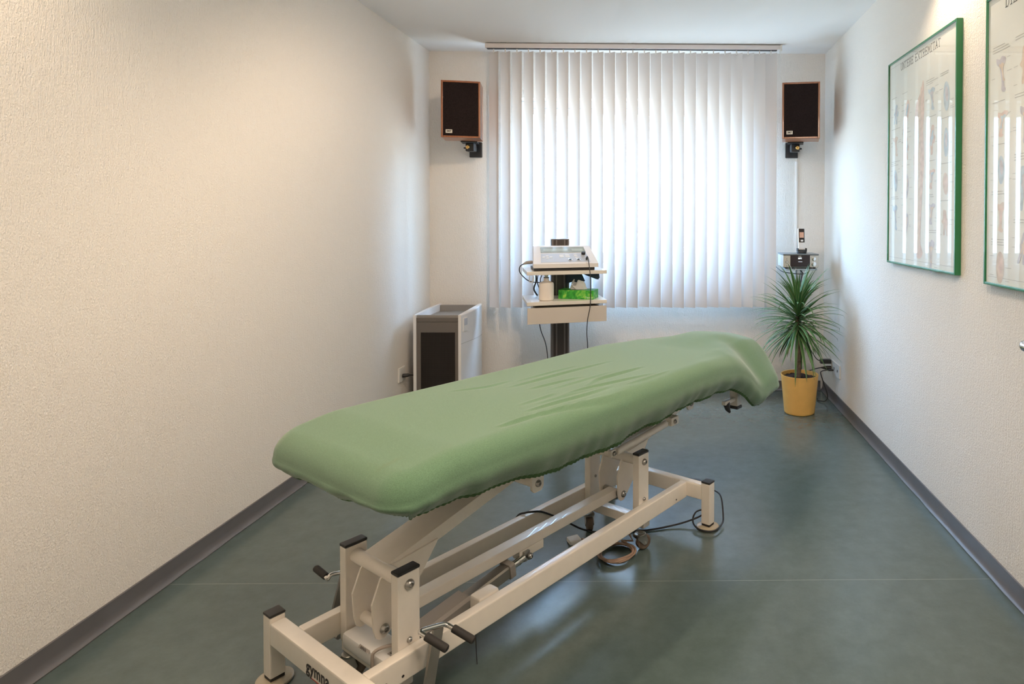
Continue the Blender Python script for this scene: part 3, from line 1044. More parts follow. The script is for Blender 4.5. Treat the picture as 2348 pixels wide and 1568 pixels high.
def shell(off, skirt_rings, hem, nper, nrho, closed):
    """loft a rounded rectangular cover: returns verts, faces, hem index start"""
    U0, U1, HW, ZT = -0.700 + off, 1.315 - off, 0.316 - off, 0.688 - off
    RAD = 0.058
    # outline with rounded corners, counted by arc length
    out = []
    def arc(cu, cv, r, a0, a1, n):
        for k in range(n):
            a = a0 + (a1 - a0) * k / n
            out.append((cu + r * math.cos(a), cv + r * math.sin(a), math.cos(a), math.sin(a)))
    def line(p, q, nu, nv, n):
        for k in range(n):
            t = k / n
            out.append((p[0] + (q[0] - p[0]) * t, p[1] + (q[1] - p[1]) * t, nu, nv))
    rn, rf = 0.085, 0.10
    tot = 2 * (U1 - U0) + 4 * HW
    N = lambda l: max(3, int(nper * l / tot))
    line((U0 + rn, HW), (U1 - rf, HW), 0, 1, N(U1 - U0 - rn - rf))
    arc(U1 - rf, HW - rf, rf, PI / 2, 0, N(rf * 1.6))
    line((U1, HW - rf), (U1, -HW + rf), 1, 0, N(2 * HW - 2 * rf))
    arc(U1 - rf, -HW + rf, rf, 0, -PI / 2, N(rf * 1.6))
    line((U1 - rf, -HW), (U0 + rn, -HW), 0, -1, N(U1 - U0 - rn - rf))
    arc(U0 + rn, -HW + rn, rn, -PI / 2, -PI, N(rn * 1.6))
    line((U0, -HW + rn), (U0, HW - rn), -1, 0, N(2 * HW - 2 * rn))
    arc(U0 + rn, HW - rn, rn, PI, PI / 2, N(rn * 1.6))
    O = np.array(out)
    n = len(O)
    pu, pv, nu, nv = O.T
    s = np.cumsum(np.hypot(np.diff(pu, append=pu[0]), np.diff(pv, append=pv[0])))
    rings = []
    iu, iv = pu - nu * RAD, pv - nv * RAD
    mu = np.clip(iu, U0 + 0.31, U1 - 0.31)
    for k in range(nrho + 1):
        t = k / nrho
        rings.append((mu + (iu - mu) * t, iv * t, np.full(n, ZT), np.zeros(n)))
    for k in range(1, 11):
        a = PI / 2 * k / 10
        rings.append((iu + nu * RAD * math.sin(a), iv + nv * RAD * math.sin(a), np.full(n, ZT - RAD * (1 - math.cos(a))), np.zeros(n)))
    zt0 = ZT - RAD
    hu = np.array([-0.70, -0.60, -0.50, -0.15, 0.10, 0.30, 0.55, 0.80, 0.95, 1.07, 1.20, 1.32])
    hz = np.array([0.548, 0.553, 0.552, 0.518, 0.512, 0.520, 0.541, 0.540, 0.532, 0.527, 0.566, 0.588])
    zh = np.interp(pu, hu, hz)
    zh = np.where(nu < -0.5, np.interp(pv, [-0.3, 0.0, 0.3], [0.548, 0.552, 0.560]), zh) + 0.004 * np.sin(s * 9) + 0.003 * np.sin(s * 23 + 1)
    tuck = 0.046
    for k in range(1, skirt_rings + 1):
        t = k / skirt_rings
        inn = -0.004 * math.sin(PI * min(1, t * 1.6)) + tuck * t ** 2.2
        if not closed:
            fold = (0.0045 * np.sin(s * 31 + 3 * np.sin(s * 5)) + 0.003 * np.sin(s * 77 + 2 * np.sin(s * 11))) * t ** 1.2
            if k >= skirt_rings - hem:
                fold = fold + 0.0035 * np.sin(2 * PI * s / 0.017) * (1 if k > skirt_rings - hem else 0.6)
        else:
            fold = 0
        zz = zt0 + ((zh if not closed else np.full(n, 0.612)) - zt0) * t
        rings.append((pu - nu * (inn - fold), pv - nv * (inn - fold), zz, np.full(n, t)))
    VU = np.concatenate([r[0] for r in rings]); VV = np.concatenate([r[1] for r in rings]); VZ = np.concatenate([r[2] for r in rings])
    SK = np.concatenate([r[3] for r in rings])
    # head section: raised centre cushion, arm rests dropped at both sides
    e_ = smooth(0.15, 0.30, np.abs(VV))
    drop = smooth(0.84, 1.12, VU) * 0.095 * e_
    drop = drop + 0.034 * np.exp(-((VU - 1.075) / 0.085) ** 2) * smooth(0.06, 0.2, np.abs(VV))
    drop = drop + smooth(0.62, 0.92, VU) * 0.030 * smooth(0.20, 0.32, np.abs(VV))
    rise = smooth(0.78, 1.05, VU) * 0.024 * (1 - smooth(0.02, 0.24, np.abs(VV)))
    endd = smooth(1.05, 1.32, VU) * 0.032
    foot = smooth(0.50, 0.70, -VU)
    VZ = VZ - foot * 0.024 * (1 - SK) + foot * 0.006 * SK
    VZ = VZ - drop + rise - endd
    if not closed:
        top = SK == 0
        VZ = VZ + np.where(top, wrinkle(VU, VV), 0)
        VZ = VZ + np.where(top, 0.0025 * np.sin(VU * 6 + 1) * np.sin(VV * 9), 0)
    verts = np.stack([VU, -VV, VZ], 1)
    R = len(rings)
    faces = []
    idx = np.arange(n)
    for i in range(R - 1):
        a, b_ = i * n + idx, i * n + (idx + 1) % n
        faces.append(np.stack([a, b_, b_ + n, a + n], 1))
    F = np.concatenate(faces)
    return verts, F, n, R


def np_mesh(name, verts, F, materials, parent=None, mi=None):
    me = bpy.data.meshes.new(name)
    me.from_pydata(verts.tolist(), [], F.tolist() if not isinstance(F, list) else F)
    for q in materials: me.materials.append(q)
    if mi is not None: me.polygons.foreach_set('material_index', mi)
    me.polygons.foreach_set('use_smooth', [True] * len(me.polygons))
    b = bmesh.new(); b.from_mesh(me)
    bmesh.ops.remove_doubles(b, verts=b.verts[:], dist=1e-6)
    bmesh.ops.recalc_face_normals(b, faces=b.faces[:])
    b.to_mesh(me); b.free()
    o = bpy.data.objects.new(name, me)
    COL.objects.link(o)
    if parent is not None: o.parent = parent
    return o


v, F, n, R = shell(0.020, 6, 0, 240, 6, True)
Fl = F.tolist()
Fl.append([(R - 1) * n + k for k in range(n)])
np_mesh('mattress', v, Fl, [M_LEATHER], tb)

v, F, n, R = shell(0.0, 22, 3, 1500, 66, False)
cover = thing('fitted_sheet', 'creased green stretch fitted sheet pulled over the treatment table', 'sheet', BO, BRZ)
cut = (R - 4) * n
np_mesh('sheet', v, F[:cut], [M_FABRIC], cover)
np_mesh('elastic_hem', v, F[cut:], [M_HEM], cover)

# ------------------------------------------------------------------ things on the floor under the table
pc = thing('power_cable', 'coiled brown power cable lying on the floor by the front caster', 'cable', (-0.186, 2.336, 0))
pts = []
for k in range(0, 150):
    t = 2 * PI * k / 36 + 0.5
    rr = 0.063 + 0.006 * math.sin(k * 0.21) + 0.004 * math.sin(k * 0.55)
    pts.append((rr * math.cos(t) + 0.004 * math.sin(k * .1), rr * 1.05 * math.sin(t), 0.006 + 0.011 * (k / 36 % 1) * 0.3 + 0.004 * (k // 36)))
pts += [(0.06, 0.05, 0.03), (0.042, 0.09, 0.042), (0.02, 0.14, 0.056), (0.01, 0.17, 0.060)]
MB().tube(pts, 0.0042, 8).build('cord', M_CABLEB, pc)
MB().tube([(-0.06, 0.05, 0.008), (-0.09, 0.09, 0.006), (-0.125, 0.10, 0.008), (-0.14, 0.105, 0.010)], 0.0042, 8, smooth=6).build('cord_tail', M_CABLEB, pc)
plug = MB().box((-0.192, 0.075, 0.001), (-0.146, 0.121, 0.018), 0.004, Matrix.Rotation(0.5, 3, 'Z'))
plug.build('plug_box', M_SOCKET, pc)

fs = thing('foot_switch', 'round blue-grey foot switch on the floor behind the far table leg', 'foot switch', (0.133, 2.93, 0))
MB().lathe([(0.040, 0.0), (0.043, 0.004), (0.043, 0.020), (0.040, 0.026), (0.036, 0.029), (0.030, 0.0285), (0.029, 0.030), (0.0, 0.030)], (0, 0, 0), 'Z', 32).build('housing', M_FOOT, fs)
MB().tube([(0.018 * math.cos(a), 0.018 * math.sin(a), 0.0303) for a in [k * 2 * PI / 6 for k in range(7)]], 0.0012, 6).build('pedal_mark', M_STTOP, fs)


def W2(u, v, z):  # table coordinates to world
    p = BO + Lv * u + Sv * v
    return Vector((p.x, p.y, z))


fsl = Vector((0.133, 2.93, 0))
FR_ = W2(0.695, 0.26, 0)
cab = [fsl + Vector((0.042, 0.0, 0.010)), FR_ + Vector((0.035, 0.22, 0.06)), FR_ + Vector((0.062, 0.12, 0.075)), FR_ + Vector((0.066, 0.04, 0.03)), FR_ + Vector((0.058, 0.0, 0.015)),
       FR_ + Vector((0.02, -0.058, 0.014)), FR_ + Vector((-0.035, -0.048, 0.014)), FR_ + Vector((-0.060, 0.0, 0.022)), FR_ + Vector((-0.045, 0.042, 0.045)), FR_ + Vector((0.0, 0.046, 0.050)),
       W2(0.695, 0.215, 0.030), W2(0.628, 0.155, 0.010), W2(0.532, 0.078, 0.004), W2(0.46, -0.01, 0.004), W2(0.405, -0.075, 0.005), W2(0.35, -0.115, 0.03), W2(0.25, -0.126, 0.105),
       W2(0.16, -0.128, 0.165), W2(0.112, -0.138, 0.181), W2(0.098, -0.155, 0.1785), W2(0.088, -0.178, 0.168), W2(0.07, -0.195, 0.13), W2(0.05, -0.205, 0.07)]
MB().tube([p - fsl for p in cab], 0.0036, 8, smooth=8).build('cord', M_CABLE, fs)

# ------------------------------------------------------------------ speakers
def speaker(x, y, yaw, z0, label, mirror):
    sp = thing('speaker', label, 'speaker', (x, y, z0), yaw, 'wall-mounted wooden speakers')
    w, d, h = 0.247, 0.19, 0.374
    t = 0.012
    c = MB()
    c.box((-w / 2, 0.004, 0), (w / 2, d, h), 0.0015)
    c.box((-w / 2, -0.012, 0), (-w / 2 + t, 0.004, h), 0.002); c.box((w / 2 - t, -0.012, 0), (w / 2, 0.004, h), 0.002)
    c.box((-w / 2 + t, -0.012, 0), (w / 2 - t, 0.004, t), 0.002); c.box((-w / 2 + t, -0.012, h - t), (w / 2 - t, 0.004, h), 0.002)
    c.build('cabinet', M_WOOD, sp)
    MB().box((-w / 2 + t + 0.001, -0.008, t + 0.001), (w / 2 - t - 0.001, 0.003, h - t - 0.001), 0.002).build('grille', M_GRILLE, sp)
    b = MB().box((-w / 2 + 0.029, -0.0105, 0.029), (-w / 2 + 0.070, -0.008, 0.052), 0.001).build('badge', M_BADGE, sp)
    lettering('lettering', 'IMF', 0.020, M_INK, b, axes((-w / 2 + 0.0335, -0.0107, 0.0345), (1, 0, 0), (0, 0, 1)), 0.0002, 0.0003, 1.0)
    return sp


def speaker_mount(sp_x, sp_y, yaw, z, s, label):
    mt = thing('speaker_mount', label, 'wall bracket', (sp_x, YB, z), 0, 'speaker brackets')
    MB().box((-s * 0.0 - 0.045, -0.018, -0.075), (0.045, -0.001, 0.035), 0.004).build('wall_plate', M_BLACK, mt)
    MB().box((-0.014, -0.10, -0.035), (0.014, -0.016, 0.005), 0.005).build('arm', M_BLACK, mt)
    a = MB().box((-0.030, -0.155, -0.045), (0.030, -0.095, 0.012), 0.006).build('swivel_block', M_BLACK, mt)
    MB().lathe([(0.014, 0.002), (0.014, -0.006), (0.011, -0.009), (0.004, -0.009), (0.0, -0.005)], (s * -0.012, -0.156, -0.016), 'Y', 20).build('brass_screw', M_BRASS, a)
    MB().tube([(s * -0.03, -0.13, -0.02), (s * -0.048, -0.13, -0.02)], [0.008, 0.005], 10).build('wing_nut', M_BLACK, a)
    MB().box((-0.055, -0.21, 0.012), (0.055, -0.085, 0.0185), 0.002, Matrix.Rotation(yaw, 3, 'Z')).build('top_plate', M_BLACK, mt)


speaker(-1.362, 4.225, math.radians(11), 1.782, 'wooden speaker with dark cloth front on the wall left of the window', False)
speaker(0.893, 4.225, math.radians(-11), 1.787, 'wooden speaker with dark cloth front on the wall right of the window', True)
speaker_mount(-1.375, 0, math.radians(11), 1.782 - 0.0195, 1, 'black swivel bracket under the speaker left of the window')
speaker_mount(0.905, 0, math.radians(-11), 1.787 - 0.0195, -1, 'black swivel bracket under the speaker right of the window')
tag(MB().box((0.934, YB - 0.012, 0.075), (0.949, YB - 0.0005, 1.668), 0.002).build('cable_duct', M_PVC),
    'white cable duct running down the wall below the right speaker', 'cable duct')

# ------------------------------------------------------------------ air purifier
ap = thing('air_purifier', 'white and taupe floor-standing air purifier in the left corner', 'air purifier', (-1.47, 4.32, 0))
x0, x1, y0, y1, hh = -0.155, 0.150, -0.235, 0.225, 0.632
core = MB()
core.box((x0 + 0.018, y0 + 0.018, 0.012), (x1 - 0.018, y1 - 0.012, hh - 0.045), 0.003)
core.build('body', M_PURG, ap)


def side(s):
    vs, fs = [], []
    nY = 14
    for i in range(nY + 1):
        t = i / nY
        y = y0 + (y1 - y0) * t
        bul = 0.022 * math.sin(PI * min(1, t * 1.0)) if s > 0 else 0.010 * math.sin(PI * t)
        zt = hh - 0.004 + 0.014 * t
        xi = (x1 - 0.018) if s > 0 else (x0 + 0.018)
        xo = (x1 + bul) if s > 0 else (x0 - bul)
        for (x, z) in ((xi, 0.0), (xo, 0.0), (xo, zt - 0.004), (xo - s * 0.004, zt), (xi, zt)):
            vs.append((x, y, z))
    for i in range(nY):
        for k in range(5):
            k2 = (k + 1) % 5
            fs.append([i * 5 + k, i * 5 + k2, (i + 1) * 5 + k2, (i + 1) * 5 + k])
    fs += [[0, 1, 2, 3, 4], [nY * 5 + k for k in range(5)][::-1]]
    return MB().add(vs, fs)


side(-1).build('side_panel', M_PURW, ap, 40)
rpn = side(1).build('side_panel', M_PURW, ap, 40)
# swept joint line on the right panel
ln = []
for i in range(15):
    t = i / 14
    ln.append((x1 + 0.022 * math.sin(PI * t) + 0.0003, y0 + (y1 - y0) * t, 0.442 - 0.020 * t ** 1.5))
MB().tube(ln, 0.0009, 6).build('panel_joint', M_PURT, rpn)
dsp = MB().box((x1 + 0.004, y0 + 0.025, 0.515), (x1 + 0.013, y0 + 0.085, 0.605), 0.003, Matrix.Rotation(-0.14, 3, 'Z')).build('control_panel', M_PURW, rpn)
MB().box((x1 + 0.0125, y0 + 0.035, 0.555), (x1 + 0.0145, y0 + 0.078, 0.600), 0.001, Matrix.Rotation(-0.14, 3, 'Z')).build('display', M_DEVP, dsp)
# front: frame, perforated mesh
fy = y0 + 0.006
g = MB()
gx0, gx1, gz0, gz1 = x0 + 0.045, x1 - 0.040, 0.115, 0.515
g.box((x0 + 0.0185, fy, 0.012), (gx0, y0 + 0.02, hh - 0.05)); g.box((gx1, fy, 0.012), (x1 - 0.0185, y0 + 0.02, hh - 0.05))
g.box((gx0, fy, 0.012), (gx1, y0 + 0.02, gz0)); g.box((gx0, fy, gz1), (gx1, y0 + 0.02, hh - 0.05))
g.box((x0 + 0.0185, fy - 0.002, hh - 0.048), (x1 - 0.0185, y0 + 0.03, hh - 0.022), 0.001)
g.build('front_panel', M_PURG, ap)
gm = MB()
gm.box((gx0, fy + 0.008, gz0), (gx1, fy + 0.011, gz1))
nx, nz = 34, 62
for i in range(nx + 1):
    x = gx0 + (gx1 - gx0) * i / nx
    gm.box((x - 0.0008, fy + 0.004, gz0), (x + 0.0008, fy + 0.0082, gz1))
for j in range(nz + 1):
    z = gz0 + (gz1 - gz0) * j / nz
    gm.box((gx0, fy + 0.003, z - 0.0008), (gx1, fy + 0.0075, z + 0.0008))
gm.build('intake_grille', M_MESH, ap)
MB().box((x0 + 0.0185, y0 + 0.010, hh - 0.024), (x1 - 0.0185, y0 + 0.024, hh - 0.006), 0.002).build('top_rim', M_PURT, ap)
MB().box((x0 + 0.0185, y1 - 0.03, hh - 0.044), (x1 - 0.0185, y1 - 0.004, hh + 0.002), 0.002).build('top_rim', M_PURT, ap)
MB().box((x0 + 0.0185, y0 + 0.03, hh - 0.049), (x1 - 0.0185, y1 - 0.03, hh - 0.040)).build('top_tray', M_PURT, ap)
MB().box((x0 + 0.06, fy - 0.003, 0.062), (x1 - 0.06, fy + 0.001, 0.066)).build('front_ridge', M_PURT, ap)

# ------------------------------------------------------------------ wall sockets
sk = thing('wall_socket', 'white double wall socket on the left wall beside the air purifier', 'socket', (XL, 4.095, 0.245))
MB().box((0.0005, -0.048, -0.046), (0.010, 0.048, 0.046), 0.002).build('cover_plate', M_SOCKET, sk)
MB().box((0.0095, -0.040, 0.008), (0.0115, 0.040, 0.040), 0.001).build('insert', M_SOCKET, sk)
pg = thing('power_plug', 'black plug with cord pushed into the socket beside the air purifier', 'plug', (XL + 0.012, 4.095, 0.236))
MB().tube([(0, 0, 0), (0.010, 0.002, 0), (0.030, 0.01, 0.001), (0.042, 0.02, 0)], [0.012, 0.013, 0.011, 0.006], 14).build('plug_body', M_BLACK, pg)
MB().tube([(0.040, 0.018, 0), (0.058, 0.035, -0.006), (0.058, 0.055, -0.020), (0.050, 0.080, -0.045), (0.044, 0.12, -0.10), (0.042, 0.2, -0.2)], 0.0038, 8, smooth=6).build('cord', M_CABLE, pg)

sr = thing('wall_socket', 'white triple wall socket on the right wall behind the plant', 'socket', (XR, 4.268, 0.240))
for k in range(3):
    y = -0.085 + 0.085 * k
    p = MB().box((-0.011, y - 0.042, -0.043), (-0.0005, y + 0.042, 0.043), 0.002).build('cover_plate', M_SOCKET, sr)
    if k < 2:
        MB().box((-0.0135, y - 0.003, -0.008), (-0.0108, y + 0.003, 0.008)).build('key_slot', M_DARKSLOT, p)
a_ = thing('power_adapter', 'black power adapter in the right wall socket, upper of two', 'plug', (XR - 0.0125, 4.345, 0.268))
MB().box((-0.075, -0.018, -0.012), (-0.002, 0.018, 0.016), 0.003).build('adapter_body', M_BLACK, a_)
MB().tube([(-0.074, 0.0, 0.004), (-0.10, 0.02, 0.02), (-0.14, 0.06, 0.09), (-0.19, 0.10, 0.18), (-0.21, 0.06, 0.34)], 0.003, 8, smooth=6).build('cord', M_CABLE, a_)
a_ = thing('power_plug', 'black plug below the power adapter in the right wall socket', 'plug', (XR - 0.0125, 4.345, 0.222))
MB().tube([(-0.002, 0, 0), (-0.028, 0, 0.002), (-0.050, 0, 0.003), (-0.068, 0, 0.004)], [0.017, 0.015, 0.009, 0.005], 14).build('plug_body', M_BLACK, a_)
MB().tube([(-0.066, 0, 0.004), (-0.10, -0.02, 0.004), (-0.14, -0.04, -0.002), (-0.175, 0.0, -0.03), (-0.185, 0.03, -0.12), (-0.18, 0.06, -0.19)], 0.0035, 8, smooth=6).build('cord', M_CABLE, a_)
a_ = thing('flat_plug', 'flat black plug in the middle insert of the right wall socket', 'plug', (XR - 0.0135, 4.27, 0.226))
MB().box((-0.036, -0.006, -0.005), (-0.001, 0.006, 0.005), 0.002).build('plug_body', M_BLACK, a_)
MB().tube([(-0.034, 0, 0), (-0.075, 0.0, -0.004), (-0.088, 0.0, -0.02), (-0.07, 0.0, -0.08), (-0.046, 0.0, -0.15), (-0.040, 0.0, -0.185), (-0.055, 0.01, -0.213), (-0.080, 0.03, -0.219), (-0.094, 0.055, -0.2215), (-0.085, 0.10, -0.2215)], 0.0035, 8, smooth=6).build('cord', M_CABLE, a_)


# ------------------------------------------------------------------ equipment trolley
TRZ = math.radians(16.9)
TX, TY = -0.649, 4.002
tr = thing('equipment_trolley', 'therapy trolley with two cream shelves and a dark aluminium column', 'trolley', (TX, TY, 0), TRZ)
PXc, PYc = -0.004, 0.153
# column
cm = MB()
cm.box((PXc - 0.058, PYc - 0.030, 0.075), (PXc + 0.058, PYc + 0.030, 1.112), 0.003)
cm.build('column', M_POST, tr)
rg = MB()
for x in (-0.050, -0.026, 0.026, 0.050):
    rg.box((PXc + x - 0.0045, PYc - 0.036, 0.075), (PXc + x + 0.0045, PYc - 0.0295, 1.112), 0.001)
rg.build('column_ridges', M_POSTL, tr)
MB().box((PXc - 0.059, PYc - 0.037, 1.112), (PXc + 0.059, PYc + 0.031, 1.118), 0.001).build('column_cap', M_POSTL, tr)
# base with casters
bs = MB()
bs.box((-0.22, -0.13, 0.055), (-0.17, 0.17, 0.085), 0.004); bs.box((0.12, -0.13, 0.055), (0.17, 0.17, 0.085), 0.004)
bs.box((-0.171, 0.10, 0.055), (0.121, 0.165, 0.080), 0.004)
bs.build('base', M_POST, tr)
for x in (-0.195, 0.145):
    for y in (-0.11, 0.15):
        c = MB().box((x - 0.012, y - 0.015, 0.035), (x + 0.012, y + 0.015, 0.056), 0.003).build('caster', M_STEEL, tr)
        MB().lathe([(0.006, -0.010), (0.022, -0.010), (0.024, 0), (0.022, 0.010), (0.006, 0.010)], (x, y, 0.0242), 'X', 22).build('wheel', M_RUBBER, c)
# shelves
for z in (0.912, 0.730):
    s = MB().box((-0.240, -0.180, z), (0.240, 0.185, z + 0.022), 0.002).build('shelf', M_LAM, tr)
MB().box((-0.17, -0.01, 0.900), (0.17, 0.11, 0.911), 0.002).build('shelf_bracket', M_BLACK, tr)
for x in (-0.195, 0.195):
    MB().box((x - 0.006, -0.14, 0.7185), (x + 0.006, 0.15, 0.7295), 0.001).build('drawer_runner', M_STEEL, tr)
dr = MB()
dr.box((-0.238, -0.182, 0.620), (0.238, -0.164, 0.7155), 0.002)
dro = dr.build('drawer_front', M_LAMD, tr)
dd = MB().box((-0.20, -0.163, 0.622), (0.20, 0.012, 0.634), 0.001)
dd.box((-0.20, -0.163, 0.634), (-0.19, 0.012, 0.712)); dd.box((0.19, -0.163, 0.634), (0.20, 0.012, 0.712)); dd.box((-0.19, 0.002, 0.634), (0.19, 0.012, 0.712))
dd.build('drawer_box', M_LAMD, dro)
# cable hook under the left end of the top shelf and holder under the right end
MB().tube([(-0.222, -0.13, 0.912), (-0.222, -0.13, 0.876), (-0.218, -0.132, 0.869), (-0.205, -0.134, 0.868), (-0.198, -0.136, 0.874), (-0.198, -0.136, 0.905)], 0.0028, 8, smooth=4).build('cable_hook', M_CHROME, tr)
hk = MB().prism([(0.10, 0.908), (0.214, 0.908), (0.218, 0.878), (0.210, 0.866), (0.196, 0.868), (0.155, 0.885)], lambda a, b, t: (a, t, b), -0.06, -0.045)
hk.build('probe_holder', M_NAVY, tr)
MB().prism([(0.03, 0.90), (0.125, 0.90), (0.150, 0.846), (0.115, 0.815), (0.07, 0.842), (0.03, 0.83)], lambda a, b, t: (a, t, b), 0.085, 0.115).build('accessory_pouch', M_NAVY, tr)


def TL(x, y, z):
    """trolley coordinates to world"""
    c, s = math.cos(TRZ), math.sin(TRZ)
    return Vector((TX + x * c - y * s, TY + x * s + y * c, z))


# therapy console on the top shelf
co = thing('therapy_console', 'grey electrotherapy console with sloping keypad on the top shelf of the trolley', 'console', TL(-0.005, -0.02, 0.9345), TRZ)
CW = 0.196
MB().box((-CW + 0.005, -0.125, 0.0), (CW - 0.02, 0.11, 0.018), 0.003).build('base_tray', M_BLACK, co)
prof = [(-0.142, 0.018), (-0.142, 0.042), (0.070, 0.138), (0.088, 0.142), (0.125, 0.142), (0.130, 0.018)]
hs = MB()
n = len(prof)
vs = []
for x, k in ((-CW, 0.90), (CW, 0.90)):
    for (y, z) in prof:
        sx_ = x * (1.0 if y < 0.0 else 0.90)
        vs.append((sx_, y, z))
fs_ = [list(range(n))[::-1], list(range(n, 2 * n))] + [[i, (i + 1) % n, n + (i + 1) % n, n + i] for i in range(n)]
hs.add(vs, fs_)
hs.build('housing', M_DEV, co, 20)
sl = math.atan2(0.138 - 0.042, 0.070 + 0.142)
CS = axes((0, -0.142, 0.042), (1, 0, 0), (0, math.cos(sl), math.sin(sl)))


def slab(x0_, x1_, s0, s1, h, material, name, parent, taper=0.0, h0=0.0):
    vs = []
    for hh_ in (h0, h):
        for (x, s) in ((x0_, s0), (x1_, s0), (x1_ - taper, s1), (x0_ + taper, s1)):
            vs.append(CS @ Vector((x, s, hh_)))
    return MB().add(vs, [[0, 1, 2, 3], [4, 5, 6, 7], [0, 1, 5, 4], [1, 2, 6, 5], [2, 3, 7, 6], [3, 0, 4, 7]]).build(name, material, parent)


kp = slab(-0.150, 0.150, 0.020, 0.135, 0.0012, M_DEVP, 'keypad', co, 0.010)
ds = slab(-0.140, 0.140, 0.145, 0.222, 0.0015, M_DEVS, 'display', co, 0.004)
slab(-0.12, 0.03, 0.165, 0.195, 0.0022, M_LCD, 'lcd', ds, h0=0.0015)
slab(0.055, 0.125, 0.165, 0.195, 0.0022, M_LCD, 'lcd', ds, h0=0.0015)
for (x, s) in ((-0.105, 0.098), (-0.105, 0.072), (-0.127, 0.085), (-0.083, 0.085)):
    slab(x - 0.009, x + 0.009, s - 0.006, s + 0.006, 0.003, M_KEY, 'key', kp, 0.002, 0.0012)
for c_ in range(2):
    for r_ in range(3):
        x, s = -0.018 + c_ * 0.036, 0.086 + r_ * 0.014
        slab(x - 0.014, x + 0.014, s - 0.0045, s + 0.0045, 0.003, M_KEY, 'key', kp, 0, 0.0012)
for (x, s) in ((0.068, 0.117), (0.068, 0.096), (0.074, 0.076)):
    slab(x - 0.011, x + 0.011, s - 0.0045, s + 0.0045, 0.003, M_KEY, 'key', kp, 0.003, 0.0012)


def on_slope(x, s, prof_, material, name, parent, seg=20):
    o = MB().lathe(prof_, (0, 0, 0), 'Z', seg)
    M_ = CS @ Matrix.Translation((x, s, 0.0012))
    o.v = [tuple(M_ @ Vector(p)) for p in o.v]
    return o.build(name, material, parent)


for x in (0.030, 0.080, 0.130):
    j = on_slope(x, 0.046, [(0.014, 0), (0.014, 0.003), (0.010, 0.004), (0.008, 0.003)], M_CHROME, 'jack', kp)
    on_slope(x, 0.046, [(0.0075, 0.003), (0.0075, 0.0045), (0, 0.0045)], M_BLACK, 'jack_hole', j)
on_slope(0.118, 0.105, [(0.013, 0), (0.013, 0.012), (0.012, 0.022), (0.010, 0.023), (0, 0.023)], M_BLACK, 'dial', co)
on_slope(0.118, 0.105, [(0.0135, 0.0), (0.0135, 0.008), (0.0132, 0.0085)], M_CHROME, 'dial_ring', co)
# leads
jw = CS @ Vector((0.130, 0.046, 0.004))
cl = thing('electrode_lead', 'black electrode lead hanging from the console over the trolley front', 'cable', TL(-0.005, -0.02, 0.934), TRZ)
MB().tube([jw, jw + Vector((0, -0.008, 0.016)), jw + Vector((0.001, -0.024, 0.018)), jw + Vector((0.003, -0.045, 0.0)), Vector((0.138, -0.182, -0.03)), Vector((0.140, -0.184, -0.14)),
           Vector((0.136, -0.186, -0.22)), Vector((0.121, -0.186, -0.30)), Vector((0.117, -0.186, -0.38)), Vector((0.122, -0.184, -0.47)), Vector((0.108, -0.180, -0.56)), Vector((0.095, -0.16, -0.70)), Vector((0.08, -0.14, -0.88))],
          0.0028, 8, smooth=6).build('cord', M_CABLE, cl)
MB().tube([jw - Vector((0, 0, 0.002)), jw + Vector((0, -0.006, 0.013))], [0.007, 0.005], 12).build('plug_body', M_BLACK, cl)
mc = thing('mains_lead', 'black mains lead looping from the left side of the console under the shelf', 'cable', TL(-0.005, -0.02, 0.934), TRZ)
MB().tube([(-0.190, 0.02, 0.045), (-0.225, 0.005, 0.043), (-0.245, -0.01, 0.036)], [0.011, 0.010, 0.005], 10).build('plug_body', M_GREYP, mc)
MB().tube([(-0.243, -0.008, 0.037), (-0.265, -0.02, 0.022), (-0.268, -0.04, -0.01), (-0.240, -0.07, -0.045), (-0.212, -0.10, -0.063), (-0.17, -0.05, -0.075), (-0.115, 0.04, -0.085), (-0.10, 0.09, -0.10), (-0.108, 0.115, -0.14), (-0.115, 0.20, -0.17), (-0.13, 0.228, -0.26), (-0.12, 0.225, -0.40), (-0.09, 0.17, -0.50), (-0.082, 0.11, -0.62), (-0.080, 0.10, -0.90)],
          0.0032, 8, smooth=6).build('cord', M_CABLE, mc)
lc = thing('cable_bundle', 'bundle of dark leads hanging behind the white pump bottle on the trolley', 'cable', TL(0, 0, 0.9), TRZ)
for k, (dx, r) in enumerate(((-0.162, 0.005), (-0.148, 0.003), (-0.122, 0.003))):
    MB().tube([(dx, 0.09, -0.002), (dx - 0.006 * k, 0.095, -0.05), (dx - 0.012 + 0.02 * k, 0.10, -0.10), (dx + 0.01 + 0.02 * k, 0.11, -0.143)], r, 8, smooth=6).build('lead', M_CABLE, lc)
# pump bottle
pb = thing('pump_bottle', 'cream plastic bottle standing on the lower trolley shelf', 'bottle', TL(-0.118, -0.10, 0.7525), TRZ)
MB().lathe([(0.040, 0), (0.044, 0.003), (0.045, 0.010), (0.045, 0.098), (0.042, 0.106), (0.017, 0.118), (0.0155, 0.122), (0.0155, 0.136)], (0, 0, 0), 'Z', 32).build('body', M_BOTTLE, pb)
MB().lathe([(0.0165, 0.136), (0.0165, 0.140)], (0, 0, 0), 'Z', 24).build('neck_ring', M_BLACK, pb)
MB().lathe([(0.011, 0.140), (0.011, 0.150), (0.014, 0.152), (0.014, 0.157), (0.009, 0.159)], (0, 0, 0), 'Z', 20).build('cap', M_CAPG, pb)
